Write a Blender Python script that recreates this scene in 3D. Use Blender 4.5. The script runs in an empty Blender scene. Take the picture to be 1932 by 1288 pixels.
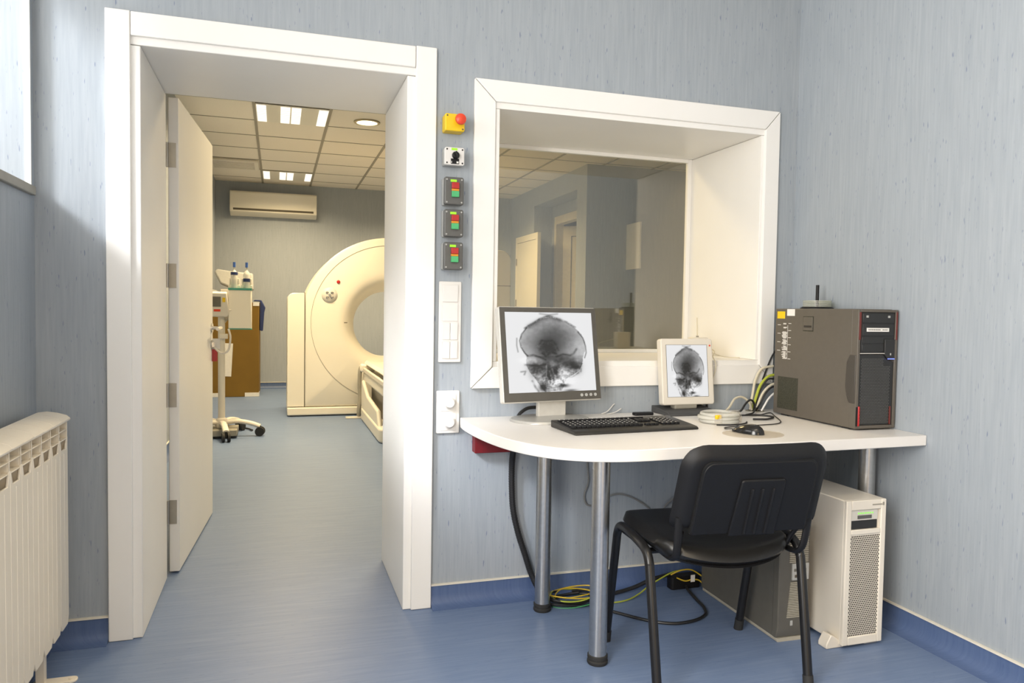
import bpy, bmesh, math, random
from mathutils import Vector, Matrix
random.seed(7)
SCN = bpy.context.scene
COL = SCN.collection

# ------------------------------------------------------------------ camera
F_PX, YAW, PITCH, ROLL = 1405.94, 0.3057, -0.0407, 0.0157
CAM = Vector((0.0, -2.8649, 1.1743))
def make_camera():
    cy, sy, cp, sp = math.cos(YAW), math.sin(YAW), math.cos(PITCH), math.sin(PITCH)
    fw = Vector((sy*cp, cy*cp, sp)); r = Vector((cy, -sy, 0)); u = r.cross(fw)
    cr, sr = math.cos(ROLL), math.sin(ROLL)
    r2 = r*cr + u*sr; u2 = -r*sr + u*cr
    cd = bpy.data.cameras.new('camera'); co = bpy.data.objects.new('camera', cd); COL.objects.link(co)
    cd.sensor_fit = 'HORIZONTAL'; cd.sensor_width = 36.0; cd.lens = F_PX/1932*36.0
    cd.clip_start = 0.05; cd.clip_end = 100
    co.matrix_world = Matrix(((r2.x, u2.x, -fw.x, CAM.x), (r2.y, u2.y, -fw.y, CAM.y), (r2.z, u2.z, -fw.z, CAM.z), (0, 0, 0, 1)))
    SCN.camera = co
make_camera()

# ------------------------------------------------------------------ world, lights, exposure
w = bpy.data.worlds.new('daylight'); SCN.world = w; w.use_nodes = True
w.node_tree.nodes['Background'].inputs[0].default_value = (0.75, 0.87, 1.0, 1)
w.node_tree.nodes['Background'].inputs[1].default_value = 1.0
SCN.view_settings.view_transform = 'Standard'
SCN.view_settings.look = 'None'
SCN.view_settings.gamma = 1.0
SCN.view_settings.use_curve_mapping = False
SCN.view_settings.exposure = 0.12
SCN.cycles.max_bounces = 8
SCN.cycles.sample_clamp_indirect = 6.0
def area(name, loc, direction, sx, sy, power, color):
    ld = bpy.data.lights.new(name, 'AREA'); ld.shape = 'RECTANGLE'; ld.size = sx; ld.size_y = sy
    ld.energy = power; ld.color = color
    lo = bpy.data.objects.new(name, ld); COL.objects.link(lo); lo.location = loc
    lo.rotation_euler = Vector(direction).to_track_quat('-Z', 'Y').to_euler()
    return lo
# daylight in the deep window of the left wall, plus an added rear fill, through a made-up window, for the right wall
DAY = (1.0, 0.95, 0.885)
area('daylight_window', (-1.10, -0.80, 2.07), (1, 0, -0.12), 1.45, 0.95, 14, DAY)
beam = area('daylight_beam', (-1.78, -1.35, 2.75), (1.5, 1.0, -1.22), 1.9, 1.9, 18, (1.0, .98, .96))
beam.data.spread = math.radians(16)
area('added_fill_rear', (-1.10, -2.70, 1.62), (1, 0.0, -0.02), 1.45, 1.8, 138, DAY)
# warm frontal fill light, added in an invented doorway behind the camera
area('added_fill_doorway', (0.75, -4.42, 1.25), (0, 1, 0), 0.95, 1.9, 25, (1.0, 0.73, 0.42))
# ceiling lamps of the control room
area('ceiling_lamp_front', (0.75, -1.9, 2.73), (0, 0, -1), 1.2, 0.3, 8, (1.0, 0.80, 0.54))
area('ceiling_lamp_rear', (0.4, -3.3, 2.73), (0, 0, -1), 1.2, 0.3, 17, (1.0, 0.80, 0.54))
# scanner room: near and far light its visible panels; door, back and side are added fills
WARM = (1.0, 0.78, 0.46)
area('scanner_lamp_near', (0.13, 4.37, 2.925), (0, 0, -1), 0.6, 0.6, 80, WARM)
area('scanner_lamp_far', (0.13, 7.2, 2.925), (0, 0, -1), 0.6, 0.5, 46, WARM)
area('scanner_fill_door', (0.9, 1.9, 2.925), (0, 0, -1), 0.6, 0.6, 45, WARM)
area('scanner_fill_back', (2.2, 6.9, 2.925), (0, 0, -1), 0.6, 0.6, 55, WARM)
area('scanner_fill_side', (2.1, 3.2, 2.925), (0, 0, -1), 0.6, 0.6, 14, WARM)

for n_ in ('scanner_lamp_near', 'scanner_lamp_far', 'scanner_fill_door', 'scanner_fill_side', 'scanner_fill_back'): bpy.data.objects[n_].data.spread = math.radians(150)
for n_ in ('ceiling_lamp_front', 'ceiling_lamp_rear'): bpy.data.objects[n_].data.spread = math.radians(115)

# ------------------------------------------------------------------ materials
def _new(name):
    m = bpy.data.materials.new(name); m.use_nodes = True
    nt = m.node_tree; return m, nt, nt.nodes['Principled BSDF'], nt.links
def mat(name, col, rough=0.5, metal=0.0, var=0.04, scale=30.0, bump=0.0, spec=None, emit=None, estr=0.0):
    m, nt, b, L = _new(name)
    tc = nt.nodes.new('ShaderNodeTexCoord'); no = nt.nodes.new('ShaderNodeTexNoise')
    no.inputs['Scale'].default_value = scale; L.new(tc.outputs['Object'], no.inputs['Vector'])
    r = nt.nodes.new('ShaderNodeValToRGB')
    r.color_ramp.elements[0].position = .3; r.color_ramp.elements[1].position = .7
    r.color_ramp.elements[0].color = tuple(c*(1-var) for c in col)+(1,)
    r.color_ramp.elements[1].color = tuple(min(1, c*(1+var)) for c in col)+(1,)
    L.new(no.outputs['Fac'], r.inputs['Fac']); L.new(r.outputs['Color'], b.inputs['Base Color'])
    b.inputs['Roughness'].default_value = rough; b.inputs['Metallic'].default_value = metal
    if spec is not None: b.inputs['Specular IOR Level'].default_value = spec
    if bump:
        bp = nt.nodes.new('ShaderNodeBump'); bp.inputs['Strength'].default_value = bump; bp.inputs['Distance'].default_value = .002
        L.new(no.outputs['Fac'], bp.inputs['Height']); L.new(bp.outputs['Normal'], b.inputs['Normal'])
    if emit:
        b.inputs['Emission Color'].default_value = tuple(emit)+(1,); b.inputs['Emission Strength'].default_value = estr
    return m
def node(nt, kind, **kw):
    n = nt.nodes.new(kind)
    for k, v in kw.items(): setattr(n, k, v)
    return n
def mth(nt, op, a, b=None, clamp=False):
    n = nt.nodes.new('ShaderNodeMath'); n.operation = op; n.use_clamp = clamp
    for i, v in enumerate((a, b)):
        if v is None: continue
        if isinstance(v, (int, float)): n.inputs[i].default_value = v
        else: nt.links.new(v, n.inputs[i])
    return n.outputs[0]
def mixc(nt, fac, a, b):
    n = nt.nodes.new('ShaderNodeMix'); n.data_type = 'RGBA'
    for i, v in ((0, fac), (6, a), (7, b)):
        if isinstance(v, (int, float)): n.inputs[i].default_value = v
        elif isinstance(v, tuple): n.inputs[i].default_value = v+(1,) if len(v) == 3 else v
        else: nt.links.new(v, n.inputs[i])
    return n.outputs[2]
def ramp(nt, v, lo, hi):
    n = nt.nodes.new('ShaderNodeMapRange'); n.inputs[1].default_value = lo; n.inputs[2].default_value = hi
    nt.links.new(v, n.inputs[0]); return n.outputs[0]
def streaked(name, base, light, dark, fleck, along_z, rough, fleck_amt=.7, spec=.4):
    """vinyl covering with fine streaks and short dark flecks; along_z: streaks run up the wall, else along world X"""
    m, nt, b, L = _new(name)
    tc = nt.nodes.new('ShaderNodeTexCoord'); sp = nt.nodes.new('ShaderNodeSeparateXYZ'); L.new(tc.outputs['Object'], sp.inputs[0])
    if along_z:
        a = mth(nt, 'ADD', sp.outputs[0], mth(nt, 'MULTIPLY', sp.outputs[1], 1.07)); c = sp.outputs[2]
    else:
        a = sp.outputs[1]; c = sp.outputs[0]
    def nz(sa, sc, detail, off):
        cb = nt.nodes.new('ShaderNodeCombineXYZ')
        L.new(mth(nt, 'MULTIPLY', a, sa), cb.inputs[0]); L.new(mth(nt, 'MULTIPLY', c, sc), cb.inputs[1]); cb.inputs[2].default_value = off
        n = nt.nodes.new('ShaderNodeTexNoise'); n.inputs['Scale'].default_value = 1; n.inputs['Detail'].default_value = detail
        L.new(cb.outputs[0], n.inputs['Vector']); return n.outputs['Fac']
    s1 = ramp(nt, nz(110, 6, 4, 0.3), .30, .70); s2 = ramp(nt, nz(40, 2.2, 3, 5.1), .3, .7)
    col = mixc(nt, mth(nt, 'MULTIPLY', s1, .75), base, light)
    col = mixc(nt, mth(nt, 'MULTIPLY', s2, .35), col, dark)
    f1 = ramp(nt, nz(190, 27, 1, 9.7), .71, .80); f2 = ramp(nt, nz(115, 17, 1.5, 3.3), .74, .80)
    col = mixc(nt, mth(nt, 'MULTIPLY', mth(nt, 'MAXIMUM', f1, f2), fleck_amt), col, fleck)
    L.new(col, b.inputs['Base Color']); b.inputs['Roughness'].default_value = rough; b.inputs['Specular IOR Level'].default_value = spec
    return m
M = {}
M['wall'] = streaked('blue_wall_vinyl', (.32, .354, .388), (.395, .428, .458), (.285, .325, .365), (.10, .14, .24), True, .55)
M['wall_scan'] = streaked('grey_blue_wall_vinyl', (.355, .39, .435), (.415, .45, .495), (.325, .365, .415), (.16, .20, .29), True, .55)
M['floor'] = streaked('blue_floor_vinyl', (.145, .205, .34), (.195, .26, .395), (.125, .185, .32), (.07, .115, .24), False, .40, .6, .28)
M['skirt'] = streaked('blue_skirting_vinyl', (.08, .125, .25), (.115, .165, .30), (.068, .11, .225), (.05, .08, .20), True, .4)
M['white'] = mat('white_laminate', (.84, .825, .79), .38, var=.012, scale=4)
M['desk'] = mat('white_desk_laminate', (.80, .77, .73), .34, var=.01, scale=6)
M['paint'] = mat('white_ceiling_paint', (.8, .78, .74), .8, var=.01)
M['tile'] = mat('mineral_ceiling_tile', (.86, .80, .70), .9, var=.03, scale=160, bump=.1)
M['tbar'] = mat('ceiling_grid_bar', (.34, .31, .25), .6)
M['cap'] = mat('cream_cap_strip', (.72, .68, .58), .5)
M['rad'] = mat('cream_radiator_enamel', (.80, .735, .62), .35, var=.015, scale=8)
M['cream'] = mat('cream_plastic', (.72, .67, .58), .42, var=.015, scale=10)
M['gantry'] = mat('cream_gantry_shell', (.80, .755, .65), .4, var=.012, scale=3)
M['gap'] = mat('black_gap', (.003, .003, .003), .7)
M['silverbase'] = mat('silver_base', (.42, .41, .38), .32, .25)
M['keyboard'] = mat('keyboard_plastic', (.020, .018, .015), .4, var=.1, scale=100)
M['glossblack'] = mat('gloss_black_plastic', (.012, .011, .010), .16)
M['trimred'] = mat('muted_red_trim', (.13, .02, .016), .45)
M['scoop'] = mat('dark_taupe_scoop', (.055, .048, .040), .45)
M['vent'] = mat('dark_green_grey_mesh', (.038, .038, .025), .6, var=.5, scale=260)
M['seam'] = mat('dark_seam', (.10, .085, .06), .7)
M['plastic_white'] = mat('white_switch_plastic', (.72, .70, .67), .35, var=.01)
M['black'] = mat('black_plastic', (.008, .008, .009), .5, var=.1, spec=.3, scale=300, bump=.03)
M['leather'] = mat('black_leatherette', (.008, .0075, .007), .36, var=.15, scale=240, bump=.06)
M['blackmetal'] = mat('black_painted_steel', (.008, .0075, .0075), .33, var=.1)
M['rubber'] = mat('black_rubber', (.02, .02, .02), .7)
M['steel'] = mat('brushed_steel', (.58, .57, .55), .30, 1.0, var=.05, scale=80)
M['chrome'] = mat('satin_chrome', (.62, .60, .57), .22, 1.0)
M['hinge'] = mat('nickel_hinge', (.42, .40, .36), .38, 1.0)
M['bezel'] = mat('taupe_monitor_bezel', (.085, .078, .066), .5)
M['monsilver'] = mat('silver_grey_plastic', (.62, .60, .55), .42)
M['tower'] = mat('dark_taupe_case', (.105, .092, .075), .48, var=.03, scale=50)
M['towerblack'] = mat('black_case_front', (.022, .022, .022), .4)
M['red'] = mat('red_plastic', (.42, .02, .02), .35)
M['darkred'] = mat('dark_red_plastic', (.16, .003, .008), .4)
M['redmush'] = mat('red_mushroom_button', (.72, .06, .02), .35)
M['yellow'] = mat('yellow_plastic', (.82, .55, .01), .4)
M['lime'] = mat('lime_label', (.38, .82, .03), .6)
M['green'] = mat('green_button', (.07, .42, .16), .4)
M['orange'] = mat('orange_lens', (.68, .26, .02), .35)
M['greybox'] = mat('dark_grey_enclosure', (.10, .10, .095), .42)
M['lightgrey'] = mat('light_grey_plastic', (.42, .42, .40), .45)
M['paper'] = mat('white_paper', (.78, .76, .72), .8)
M['ups'] = mat('grey_brown_case', (.115, .108, .09), .5)
M['upslight'] = mat('beige_grey_trim', (.40, .37, .30), .5)
M['server'] = mat('ivory_case', (.76, .71, .62), .42, var=.01)
M['hole'] = mat('dark_hole', (.03, .025, .02), .8)
M['cardboard'] = mat('brown_cardboard', (.19, .105, .010), .8, var=.05, scale=6)
M['navy'] = mat('navy_apron_cloth', (.02, .035, .12), .8)
M['grey'] = mat('warm_grey', (.30, .28, .23), .5)
M['darkgrey'] = mat('dark_grey_rubber', (.06, .06, .06), .6)
M['teal'] = mat('teal_stripe', (.06, .30, .24), .5)
M['blue'] = mat('blue_tip', (.05, .13, .42), .4)
M['screen'] = mat('dark_lcd', (.16, .15, .12), .25)
M['cable'] = mat('black_cable', (.013, .013, .014), .45)
M['cablecream'] = mat('cream_cable', (.66, .60, .46), .5)
M['cablegrey'] = mat('grey_cable', (.22, .22, .21), .5)
M['cablegreen'] = mat('yellow_green_cable', (.42, .47, .05), .5)
M['cableyellow'] = mat('yellow_cable', (.62, .43, .03), .5)
M['cabledkgreen'] = mat('green_cable', (.05, .26, .10), .5)
M['lampgrey'] = mat('lamp_ring', (.45, .38, .25), .4, .5)
M['doorwood'] = mat('cream_door', (.70, .64, .50), .45)
M['led'] = mat('blue_led', (.1, .1, .6), .4, emit=(.12, .18, 1.0), estr=3)
M['ledgreen'] = mat('green_led', (.2, .6, .1), .4, emit=(.3, .9, .1), estr=.6)
M['tube'] = mat('lit_louvre', (.9, .9, .9), .5, emit=(1.0, .93, .80), estr=3.0)
M['downlit'] = mat('lit_downlight', (.9, .9, .9), .5, emit=(1.0, .90, .62), estr=4.0)
def m_clear(name, tint, fac, rough=.15):
    m, nt, b, L = _new(name)
    out = nt.nodes['Material Output']; tr = nt.nodes.new('ShaderNodeBsdfTransparent'); tr.inputs[0].default_value = tint+(1,)
    mx = nt.nodes.new('ShaderNodeMixShader'); mx.inputs[0].default_value = fac
    b.inputs['Base Color'].default_value = (.75, .74, .68, 1); b.inputs['Roughness'].default_value = rough
    L.new(tr.outputs[0], mx.inputs[1]); L.new(b.outputs[0], mx.inputs[2]); L.new(mx.outputs[0], out.inputs[0]); return m
M['clear'] = m_clear('cloudy_clear_plastic', (.93, .93, .9), .62)
M['gel'] = m_clear('clear_mat_plastic', (.95, .92, .88), .22, .3)
M['discs'] = m_clear('stacked_discs', (.9, .93, .8), .4, .2)
def m_pane(name, tint, fac):
    m, nt, b, L = _new(name)
    out = nt.nodes['Material Output']; tr = nt.nodes.new('ShaderNodeBsdfTransparent'); tr.inputs[0].default_value = tint+(1,)
    gl = nt.nodes.new('ShaderNodeBsdfGlossy'); gl.inputs['Roughness'].default_value = 0.0
    mx = nt.nodes.new('ShaderNodeMixShader'); mx.inputs[0].default_value = fac
    L.new(tr.outputs[0], mx.inputs[1]); L.new(gl.outputs[0], mx.inputs[2]); L.new(mx.outputs[0], out.inputs[0]); return m
M['leadglass'] = m_pane('tinted_lead_glass', (.97, .95, .86), .135)
M['winglass'] = m_pane('window_glass', (.95, .97, 1.0), .03)
def m_image():
    m, nt, b, L = _new('xray_picture')
    at = nt.nodes.new('ShaderNodeVertexColor'); at.layer_name = 'picture'
    b.inputs['Base Color'].default_value = (.02, .02, .02, 1); b.inputs['Roughness'].default_value = .35
    L.new(at.outputs['Color'], b.inputs['Emission Color']); b.inputs['Emission Strength'].default_value = .92
    return m
M['xray'] = m_image()

# ------------------------------------------------------------------ mesh helpers
def box(bm, x0, x1, y0, y1, z0, z1, mi=0):
    v = [bm.verts.new(p) for p in ((x0,y0,z0),(x1,y0,z0),(x1,y1,z0),(x0,y1,z0),(x0,y0,z1),(x1,y0,z1),(x1,y1,z1),(x0,y1,z1))]
    for f in ((0,3,2,1),(4,5,6,7),(0,1,5,4),(1,2,6,5),(2,3,7,6),(3,0,4,7)):
        bm.faces.new([v[i] for i in f]).material_index = mi
    return bm
def B(*a): return box(bmesh.new(), *a)
def boxes(*lst):
    bm = bmesh.new()
    for a in lst: box(bm, *a)
    return bm
def prism(bm, poly, axis, lo, hi, mi=0):
    """poly: (a,b) in the two other axes, in order xy / xz / yz"""
    def pt(a, b, t): return {'z': (a, b, t), 'y': (a, t, b), 'x': (t, a, b)}[axis]
    A = [bm.verts.new(pt(a, b, lo)) for a, b in poly]; C = [bm.verts.new(pt(a, b, hi)) for a, b in poly]
    n = len(poly); fs = [bm.faces.new(A), bm.faces.new(C)]
    for i in range(n): fs.append(bm.faces.new((A[i], A[(i+1) % n], C[(i+1) % n], C[i])))
    for f in fs: f.material_index = mi
    bmesh.ops.recalc_face_normals(bm, faces=fs)
    return bm
def frame_of(d):
    d = Vector(d).normalized(); a = Vector((0, 0, 1)) if abs(d.z) < .9 else Vector((1, 0, 0))
    x = d.cross(a).normalized(); return x, d.cross(x).normalized()
def cyl(bm, p0, p1, r0, r1=None, seg=20, mi=0, cap=True):
    r1 = r0 if r1 is None else r1
    p0, p1 = Vector(p0), Vector(p1); x, y = frame_of(p1-p0)
    ring = lambda p, r: [bm.verts.new(p+(x*math.cos(t)+y*math.sin(t))*r) for t in [2*math.pi*i/seg for i in range(seg)]]
    A, C = ring(p0, r0), ring(p1, r1); fs = []
    for i in range(seg): fs.append(bm.faces.new((A[i], A[(i+1) % seg], C[(i+1) % seg], C[i])))
    if cap: fs += [bm.faces.new(A[::-1]), bm.faces.new(C)]
    for f in fs: f.material_index = mi
    bmesh.ops.recalc_face_normals(bm, faces=fs)
    return bm
def lathe(bm, prof, c, axis='z', seg=32, mi=0, cap=True):
    c = Vector(c); rings = []
    for r, h in prof:
        rg = []
        for i in range(seg):
            t = 2*math.pi*i/seg; a, b = r*math.cos(t), r*math.sin(t)
            rg.append(bm.verts.new(c+Vector({'z': (a, b, h), 'y': (a, h, b), 'x': (h, a, b)}[axis])))
        rings.append(rg)
    fs = []
    for k in range(len(rings)-1):
        for i in range(seg): fs.append(bm.faces.new((rings[k][i], rings[k][(i+1) % seg], rings[k+1][(i+1) % seg], rings[k+1][i])))
    if cap and prof[0][0] > 1e-6: fs.append(bm.faces.new(rings[0]))
    if cap and prof[-1][0] > 1e-6: fs.append(bm.faces.new(rings[-1]))
    for f in fs: f.material_index = mi
    bmesh.ops.recalc_face_normals(bm, faces=fs)
    return bm
def spline(pts, n=8, closed=False):
    P = [Vector(p) for p in pts]; out = []; N = len(P)
    rng = range(N if closed else N-1)
    for i in rng:
        p0, p1, p2, p3 = (P[(i-1) % N] if closed or i > 0 else P[0]*2-P[1]), P[i], P[(i+1) % N], (P[(i+2) % N] if closed or i+2 < N else P[N-1]*2-P[N-2])
        for k in range(n):
            t = k/n
            out.append(.5*((2*p1)+(p2-p0)*t+(2*p0-5*p1+4*p2-p3)*t*t+(3*p1-p0-3*p2+p3)*t**3))
    if not closed: out.append(P[-1])
    return out
def tube(bm, pts, r, seg=8, n=8, closed=False, mi=0, smooth=True, flat=1.0):
    P = spline(pts, n, closed) if smooth else [Vector(p) for p in pts]
    N = len(P); rings = []; up = None
    for i in range(N):
        d = (P[(i+1) % N]-P[i-1]) if closed or 0 < i < N-1 else (P[1]-P[0] if i == 0 else P[-1]-P[-2])
        if d.length < 1e-9: d = Vector((0, 0, 1))
        d.normalize()
        if up is None: up = frame_of(d)[0]
        up = (up-d*up.dot(d)); up = up.normalized() if up.length > 1e-6 else frame_of(d)[0]
        s = d.cross(up)
        rings.append([bm.verts.new(P[i]+(up*math.cos(t)+s*flat*math.sin(t))*r) for t in [2*math.pi*k/seg for k in range(seg)]])
    fs = []
    for i in range(N if closed else N-1):
        a, b = rings[i], rings[(i+1) % N]
        for k in range(seg): fs.append(bm.faces.new((a[k], a[(k+1) % seg], b[(k+1) % seg], b[k])))
    if not closed: fs += [bm.faces.new(rings[0]), bm.faces.new(rings[-1])]
    for f in fs: f.material_index = mi
    bmesh.ops.recalc_face_normals(bm, faces=fs)
    return bm
def rrect(x0, x1, y0, y1, r, seg=6):
    """rounded rectangle; r one radius or four (bl, br, tr, tl)"""
    rs = r if isinstance(r, (tuple, list)) else (r,)*4; out = []
    for (cx, cy, a0, rr) in ((x0+rs[0], y0+rs[0], 180, rs[0]), (x1-rs[1], y0+rs[1], 270, rs[1]), (x1-rs[2], y1-rs[2], 0, rs[2]), (x0+rs[3], y1-rs[3], 90, rs[3])):
        for k in range(seg+1):
            t = math.radians(a0+90*k/seg); out.append((cx+rr*math.cos(t), cy+rr*math.sin(t)))
    return out
def sphere(bm, c, r, sz=(1, 1, 1), mi=0, seg=16):
    ret = bmesh.ops.create_uvsphere(bm, u_segments=seg, v_segments=seg//2, radius=r)
    for v in ret['verts']: v.co = Vector((v.co.x*sz[0], v.co.y*sz[1], v.co.z*sz[2]))+Vector(c)
    for f in {f for v in ret['verts'] for f in v.link_faces}: f.material_index = mi
    return bm
def rot(bm, ang, axis, c):
    bmesh.ops.rotate(bm, verts=bm.verts, cent=c, matrix=Matrix.Rotation(ang, 3, axis)); return bm
def move(bm, d):
    bmesh.ops.translate(bm, verts=bm.verts, vec=d); return bm

WORLD = {}
def link(name, bm, mats, inv=None, bevel=0, seg=2, smooth=True, angle=35):
    if inv is not None: bm.transform(inv)
    me = bpy.data.meshes.new(name); bm.to_mesh(me); bm.free()
    for m in (mats if isinstance(mats, (list, tuple)) else [mats]): me.materials.append(M[m] if isinstance(m, str) else m)
    if smooth:
        me.shade_smooth(); me.set_sharp_from_angle(angle=math.radians(angle))
    o = bpy.data.objects.new(name, me); COL.objects.link(o)
    if bevel:
        b = o.modifiers.new('edge', 'BEVEL'); b.width = bevel; b.segments = seg; b.limit_method = 'ANGLE'; b.angle_limit = math.radians(35)
        b.harden_normals = False
    return o
def thing(name, label, cat, loc, rz=0, group=None, kind=None):
    o = bpy.data.objects.new(name, None); COL.objects.link(o); o.empty_display_size = .05
    o.location = loc; o.rotation_euler = (0, 0, rz)
    WORLD[o.name] = Matrix.Translation(loc) @ Matrix.Rotation(rz, 4, 'Z')
    if kind: o['kind'] = kind
    if label: o['label'] = label
    if cat: o['category'] = cat
    if group: o['group'] = group
    return o
def part(name, bm, mats, parent, bevel=0, seg=2, local=False, label=None, **kw):
    """mesh child; bm is in world coordinates unless local"""
    Wm = WORLD[parent.name]
    o = link(name, bm, mats, None if local else Wm.inverted(), bevel, seg, **kw)
    o.parent = parent; WORLD[o.name] = Wm
    if label: o['label'] = label
    return o
def single(name, bm, mats, label, cat, loc, bevel=0, seg=2, group=None, rz=0, **kw):
    Wm = Matrix.Translation(loc) @ Matrix.Rotation(rz, 4, 'Z')
    o = link(name, bm, mats, Wm.inverted(), bevel, seg, **kw); o.location = loc; o.rotation_euler = (0, 0, rz); WORLD[o.name] = Wm
    o['label'] = label; o['category'] = cat
    if group: o['group'] = group
    return o
def struct(name, bm, mats, parent=None, bevel=0, **kw):
    o = link(name, bm, mats, None, bevel, **kw); WORLD[o.name] = Matrix()
    if parent is None: o['kind'] = 'structure'
    else: o.parent = parent
    return o
def copy_tree(o, parent=None):
    c = o.copy(); COL.objects.link(c); c.parent = parent
    WORLD[c.name] = WORLD[o.name]
    for ch in list(o.children): copy_tree(ch, c)
    return c
def m_tube():
    m, nt, b, L = _new('lit_louvre_strip')
    tc = nt.nodes.new('ShaderNodeTexCoord'); sp = nt.nodes.new('ShaderNodeSeparateXYZ'); L.new(tc.outputs['Object'], sp.inputs[0])
    s = mth(nt, 'GREATER_THAN', mth(nt, 'SINE', mth(nt, 'MULTIPLY', sp.outputs[1], 90.0)), -.7)
    b.inputs['Emission Color'].default_value = (1.0, .94, .82, 1)
    L.new(mth(nt, 'ADD', mth(nt, 'MULTIPLY', s, .55), .50), b.inputs['Emission Strength']); b.inputs['Base Color'].default_value = (.8, .8, .76, 1)
    return m
M['tube'] = m_tube()

# ------------------------------------------------------------------ room shell
LX, RX, WT, FY, FLX, CZ = -0.773, 2.241, 0.60, 8.472, -0.829, 2.949
KX, KY = 3.538, 5.454           # corner of the block in the scanner room
CH = 2.75                       # control room ceiling
REAR = -4.3
struct('floor', B(-1.4, 6.2, REAR-1.4, 9.2, -.1, 0), 'floor')
struct('ceiling', B(LX-.4, RX+.2, REAR, 0.0, CH, CH+.25), 'paint')
# partition with the door and the observation window openings
DX0, DX1, DZ = -.486, .506, 2.098
WX0, WX1, WZ0, WZ1 = .806, 2.076, .935, 2.01
bm = boxes((-1.4, DX0, 0, WT, 0, 3.1), (DX1, WX0, 0, WT, 0, 3.1), (DX0, DX1, 0, WT, DZ, 3.1),
           (WX0, WX1, 0, WT, 0, WZ0), (WX0, WX1, 0, WT, WZ1, 3.1), (WX1, 6.2, 0, WT, 0, 3.1))
struct('wall_back', bm, 'wall', smooth=False)
struct('wall_right', B(RX, RX+.2, REAR, 0, 0, CH), 'wall', smooth=False)
struct('wall_front', boxes((-1.4, .25, REAR-.2, REAR, 0, CH), (1.25, RX+.2, REAR-.2, REAR, 0, CH), (.25, 1.25, REAR-.2, REAR, 2.2, CH)), 'wall', smooth=False)  # opening added to let the warm fill light in
struct('wall_corridor_added', boxes((.2, 1.3, REAR-1.3, REAR-1.2, 0, 2.25), (.15, .25, REAR-1.2, REAR-.2, 0, 2.25), (1.25, 1.35, REAR-1.2, REAR-.2, 0, 2.25), (.25, 1.25, REAR-1.2, REAR-.2, 2.2, 2.25)), 'wall', smooth=False)  # unseen shell, added to keep sky light out of the doorway
d3 = thing('door_3_added', None, None, (0, 0, 0), kind='structure')  # unseen door frame, added around the fill light
part('door_frame', boxes((.20, .25, REAR-.2, REAR+.015, 0, 2.25), (1.25, 1.30, REAR-.2, REAR+.015, 0, 2.25), (.25, 1.25, REAR-.2, REAR+.015, 2.2, 2.25)), 'white', d3)
# left wall with the deep window opening and an added rear one for fill light
W2Y0, W2Y1, W2Z0, W2Z1 = -1.56, -.036, 1.56, 2.6
W3Y0, W3Y1, W3Z0 = -3.46, -1.94, .70
bm = boxes((LX-.4, LX, REAR, W3Y0, 0, CH), (LX-.4, LX, W3Y0, W3Y1, 0, W3Z0-.03), (LX-.4, LX, W3Y1, 0, 0, W2Z0-.03), (LX-.4, LX, W3Y1, W2Y0, W2Z0-.03, CH), (LX-.4, LX, W2Y1, 0, W2Z0-.03, CH),
           (LX-.4, LX, W2Y0, W2Y1, W2Z1, CH), (LX-.4, LX, W3Y0, W3Y1, W2Z1, CH))
struct('wall_left', bm, 'wall', smooth=False)
# scanner room
struct('wall_scanner_left', B(FLX-.2, FLX, WT, FY, 0, CZ), 'wall_scan', smooth=False)
struct('wall_scanner_back', B(FLX-.2, 5.5, FY, FY+.2, 0, CZ), 'wall_scan', smooth=False)
RY0, RY1, RZ1, RXB = 5.763, 7.38, 2.69, 3.82    # recess in the right wall
dY0, dY1, dZ1 = 6.05, 7.24, 2.53
bm = boxes((KX, 6.2, KY, KY+.12, 0, CZ), (KX, RXB, KY+.12, RY0, 0, CZ), (KX, KX+.6, RY1, FY, 0, CZ), (KX, RXB+.1, RY0, RY1, RZ1, CZ),
           (RXB, RXB+.1, RY0, dY0, 0, RZ1), (RXB, RXB+.1, dY1, RY1, 0, RZ1), (RXB, RXB+.1, dY0, dY1, dZ1, RZ1),
           (5.4, 5.5, KY+.12, FY, 0, CZ))
struct('wall_scanner_right', bm, 'wall_scan', smooth=False)
struct('wall_scanner_side', B(6.0, 6.2, WT, KY, 0, CZ), 'wall_scan', smooth=False)
ceil = struct('ceiling_scanner', B(FLX-.2, 6.2, WT, FY+.2, CZ, CZ+.1), 'tile', smooth=False)
bm = bmesh.new()
for k in range(-1, 10):
    x = -.2+.656*k
    if x > FLX: box(bm, x-.013, x+.013, WT, FY, CZ-.006, CZ)
for k in range(-5, 7):
    y = 4.03+.667*k
    box(bm, FLX, 6.0, y-.007, y+.007, CZ-.004, CZ)
struct('grid', bm, 'tbar', ceil, smooth=False)

# skirting with a cream cap strip
SKP = [(0, 0), (.05, 0), (.05, .002), (.028, .006), (.014, .016), (.007, .032), (.005, .05), (.005, .084), (0, .084)]
def skirting(name, side, a, b, c):
    """side: which way it faces; a..b along the wall; c the wall plane"""
    if side == '-y': pr = lambda P: prism(bmesh.new(), [(c-d, z) for d, z in P], 'x', a, b)
    elif side == '-x': pr = lambda P: prism(bmesh.new(), [(c-d, z) for d, z in P], 'y', a, b)
    else: pr = lambda P: prism(bmesh.new(), [(c+d, z) for d, z in P], 'y', a, b)
    o = struct(name, pr(SKP), 'skirt'); struct('cap_strip', pr([(0, .084), (.009, .084), (.009, .0905), (0, .0905)]), 'cap', o)
skirting('baseboard_back', '-y', .582, RX, 0)
skirting('baseboard_back_left', '-y', LX, -.558, 0)
skirting('baseboard_right', '-x', REAR, 0, RX)
skirting('baseboard_left', '+x', REAR, 0, LX)
skirting('baseboard_scanner_back', '-y', FLX, KX, FY)
skirting('baseboard_scanner_left', '+x', WT, FY, FLX)

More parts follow.
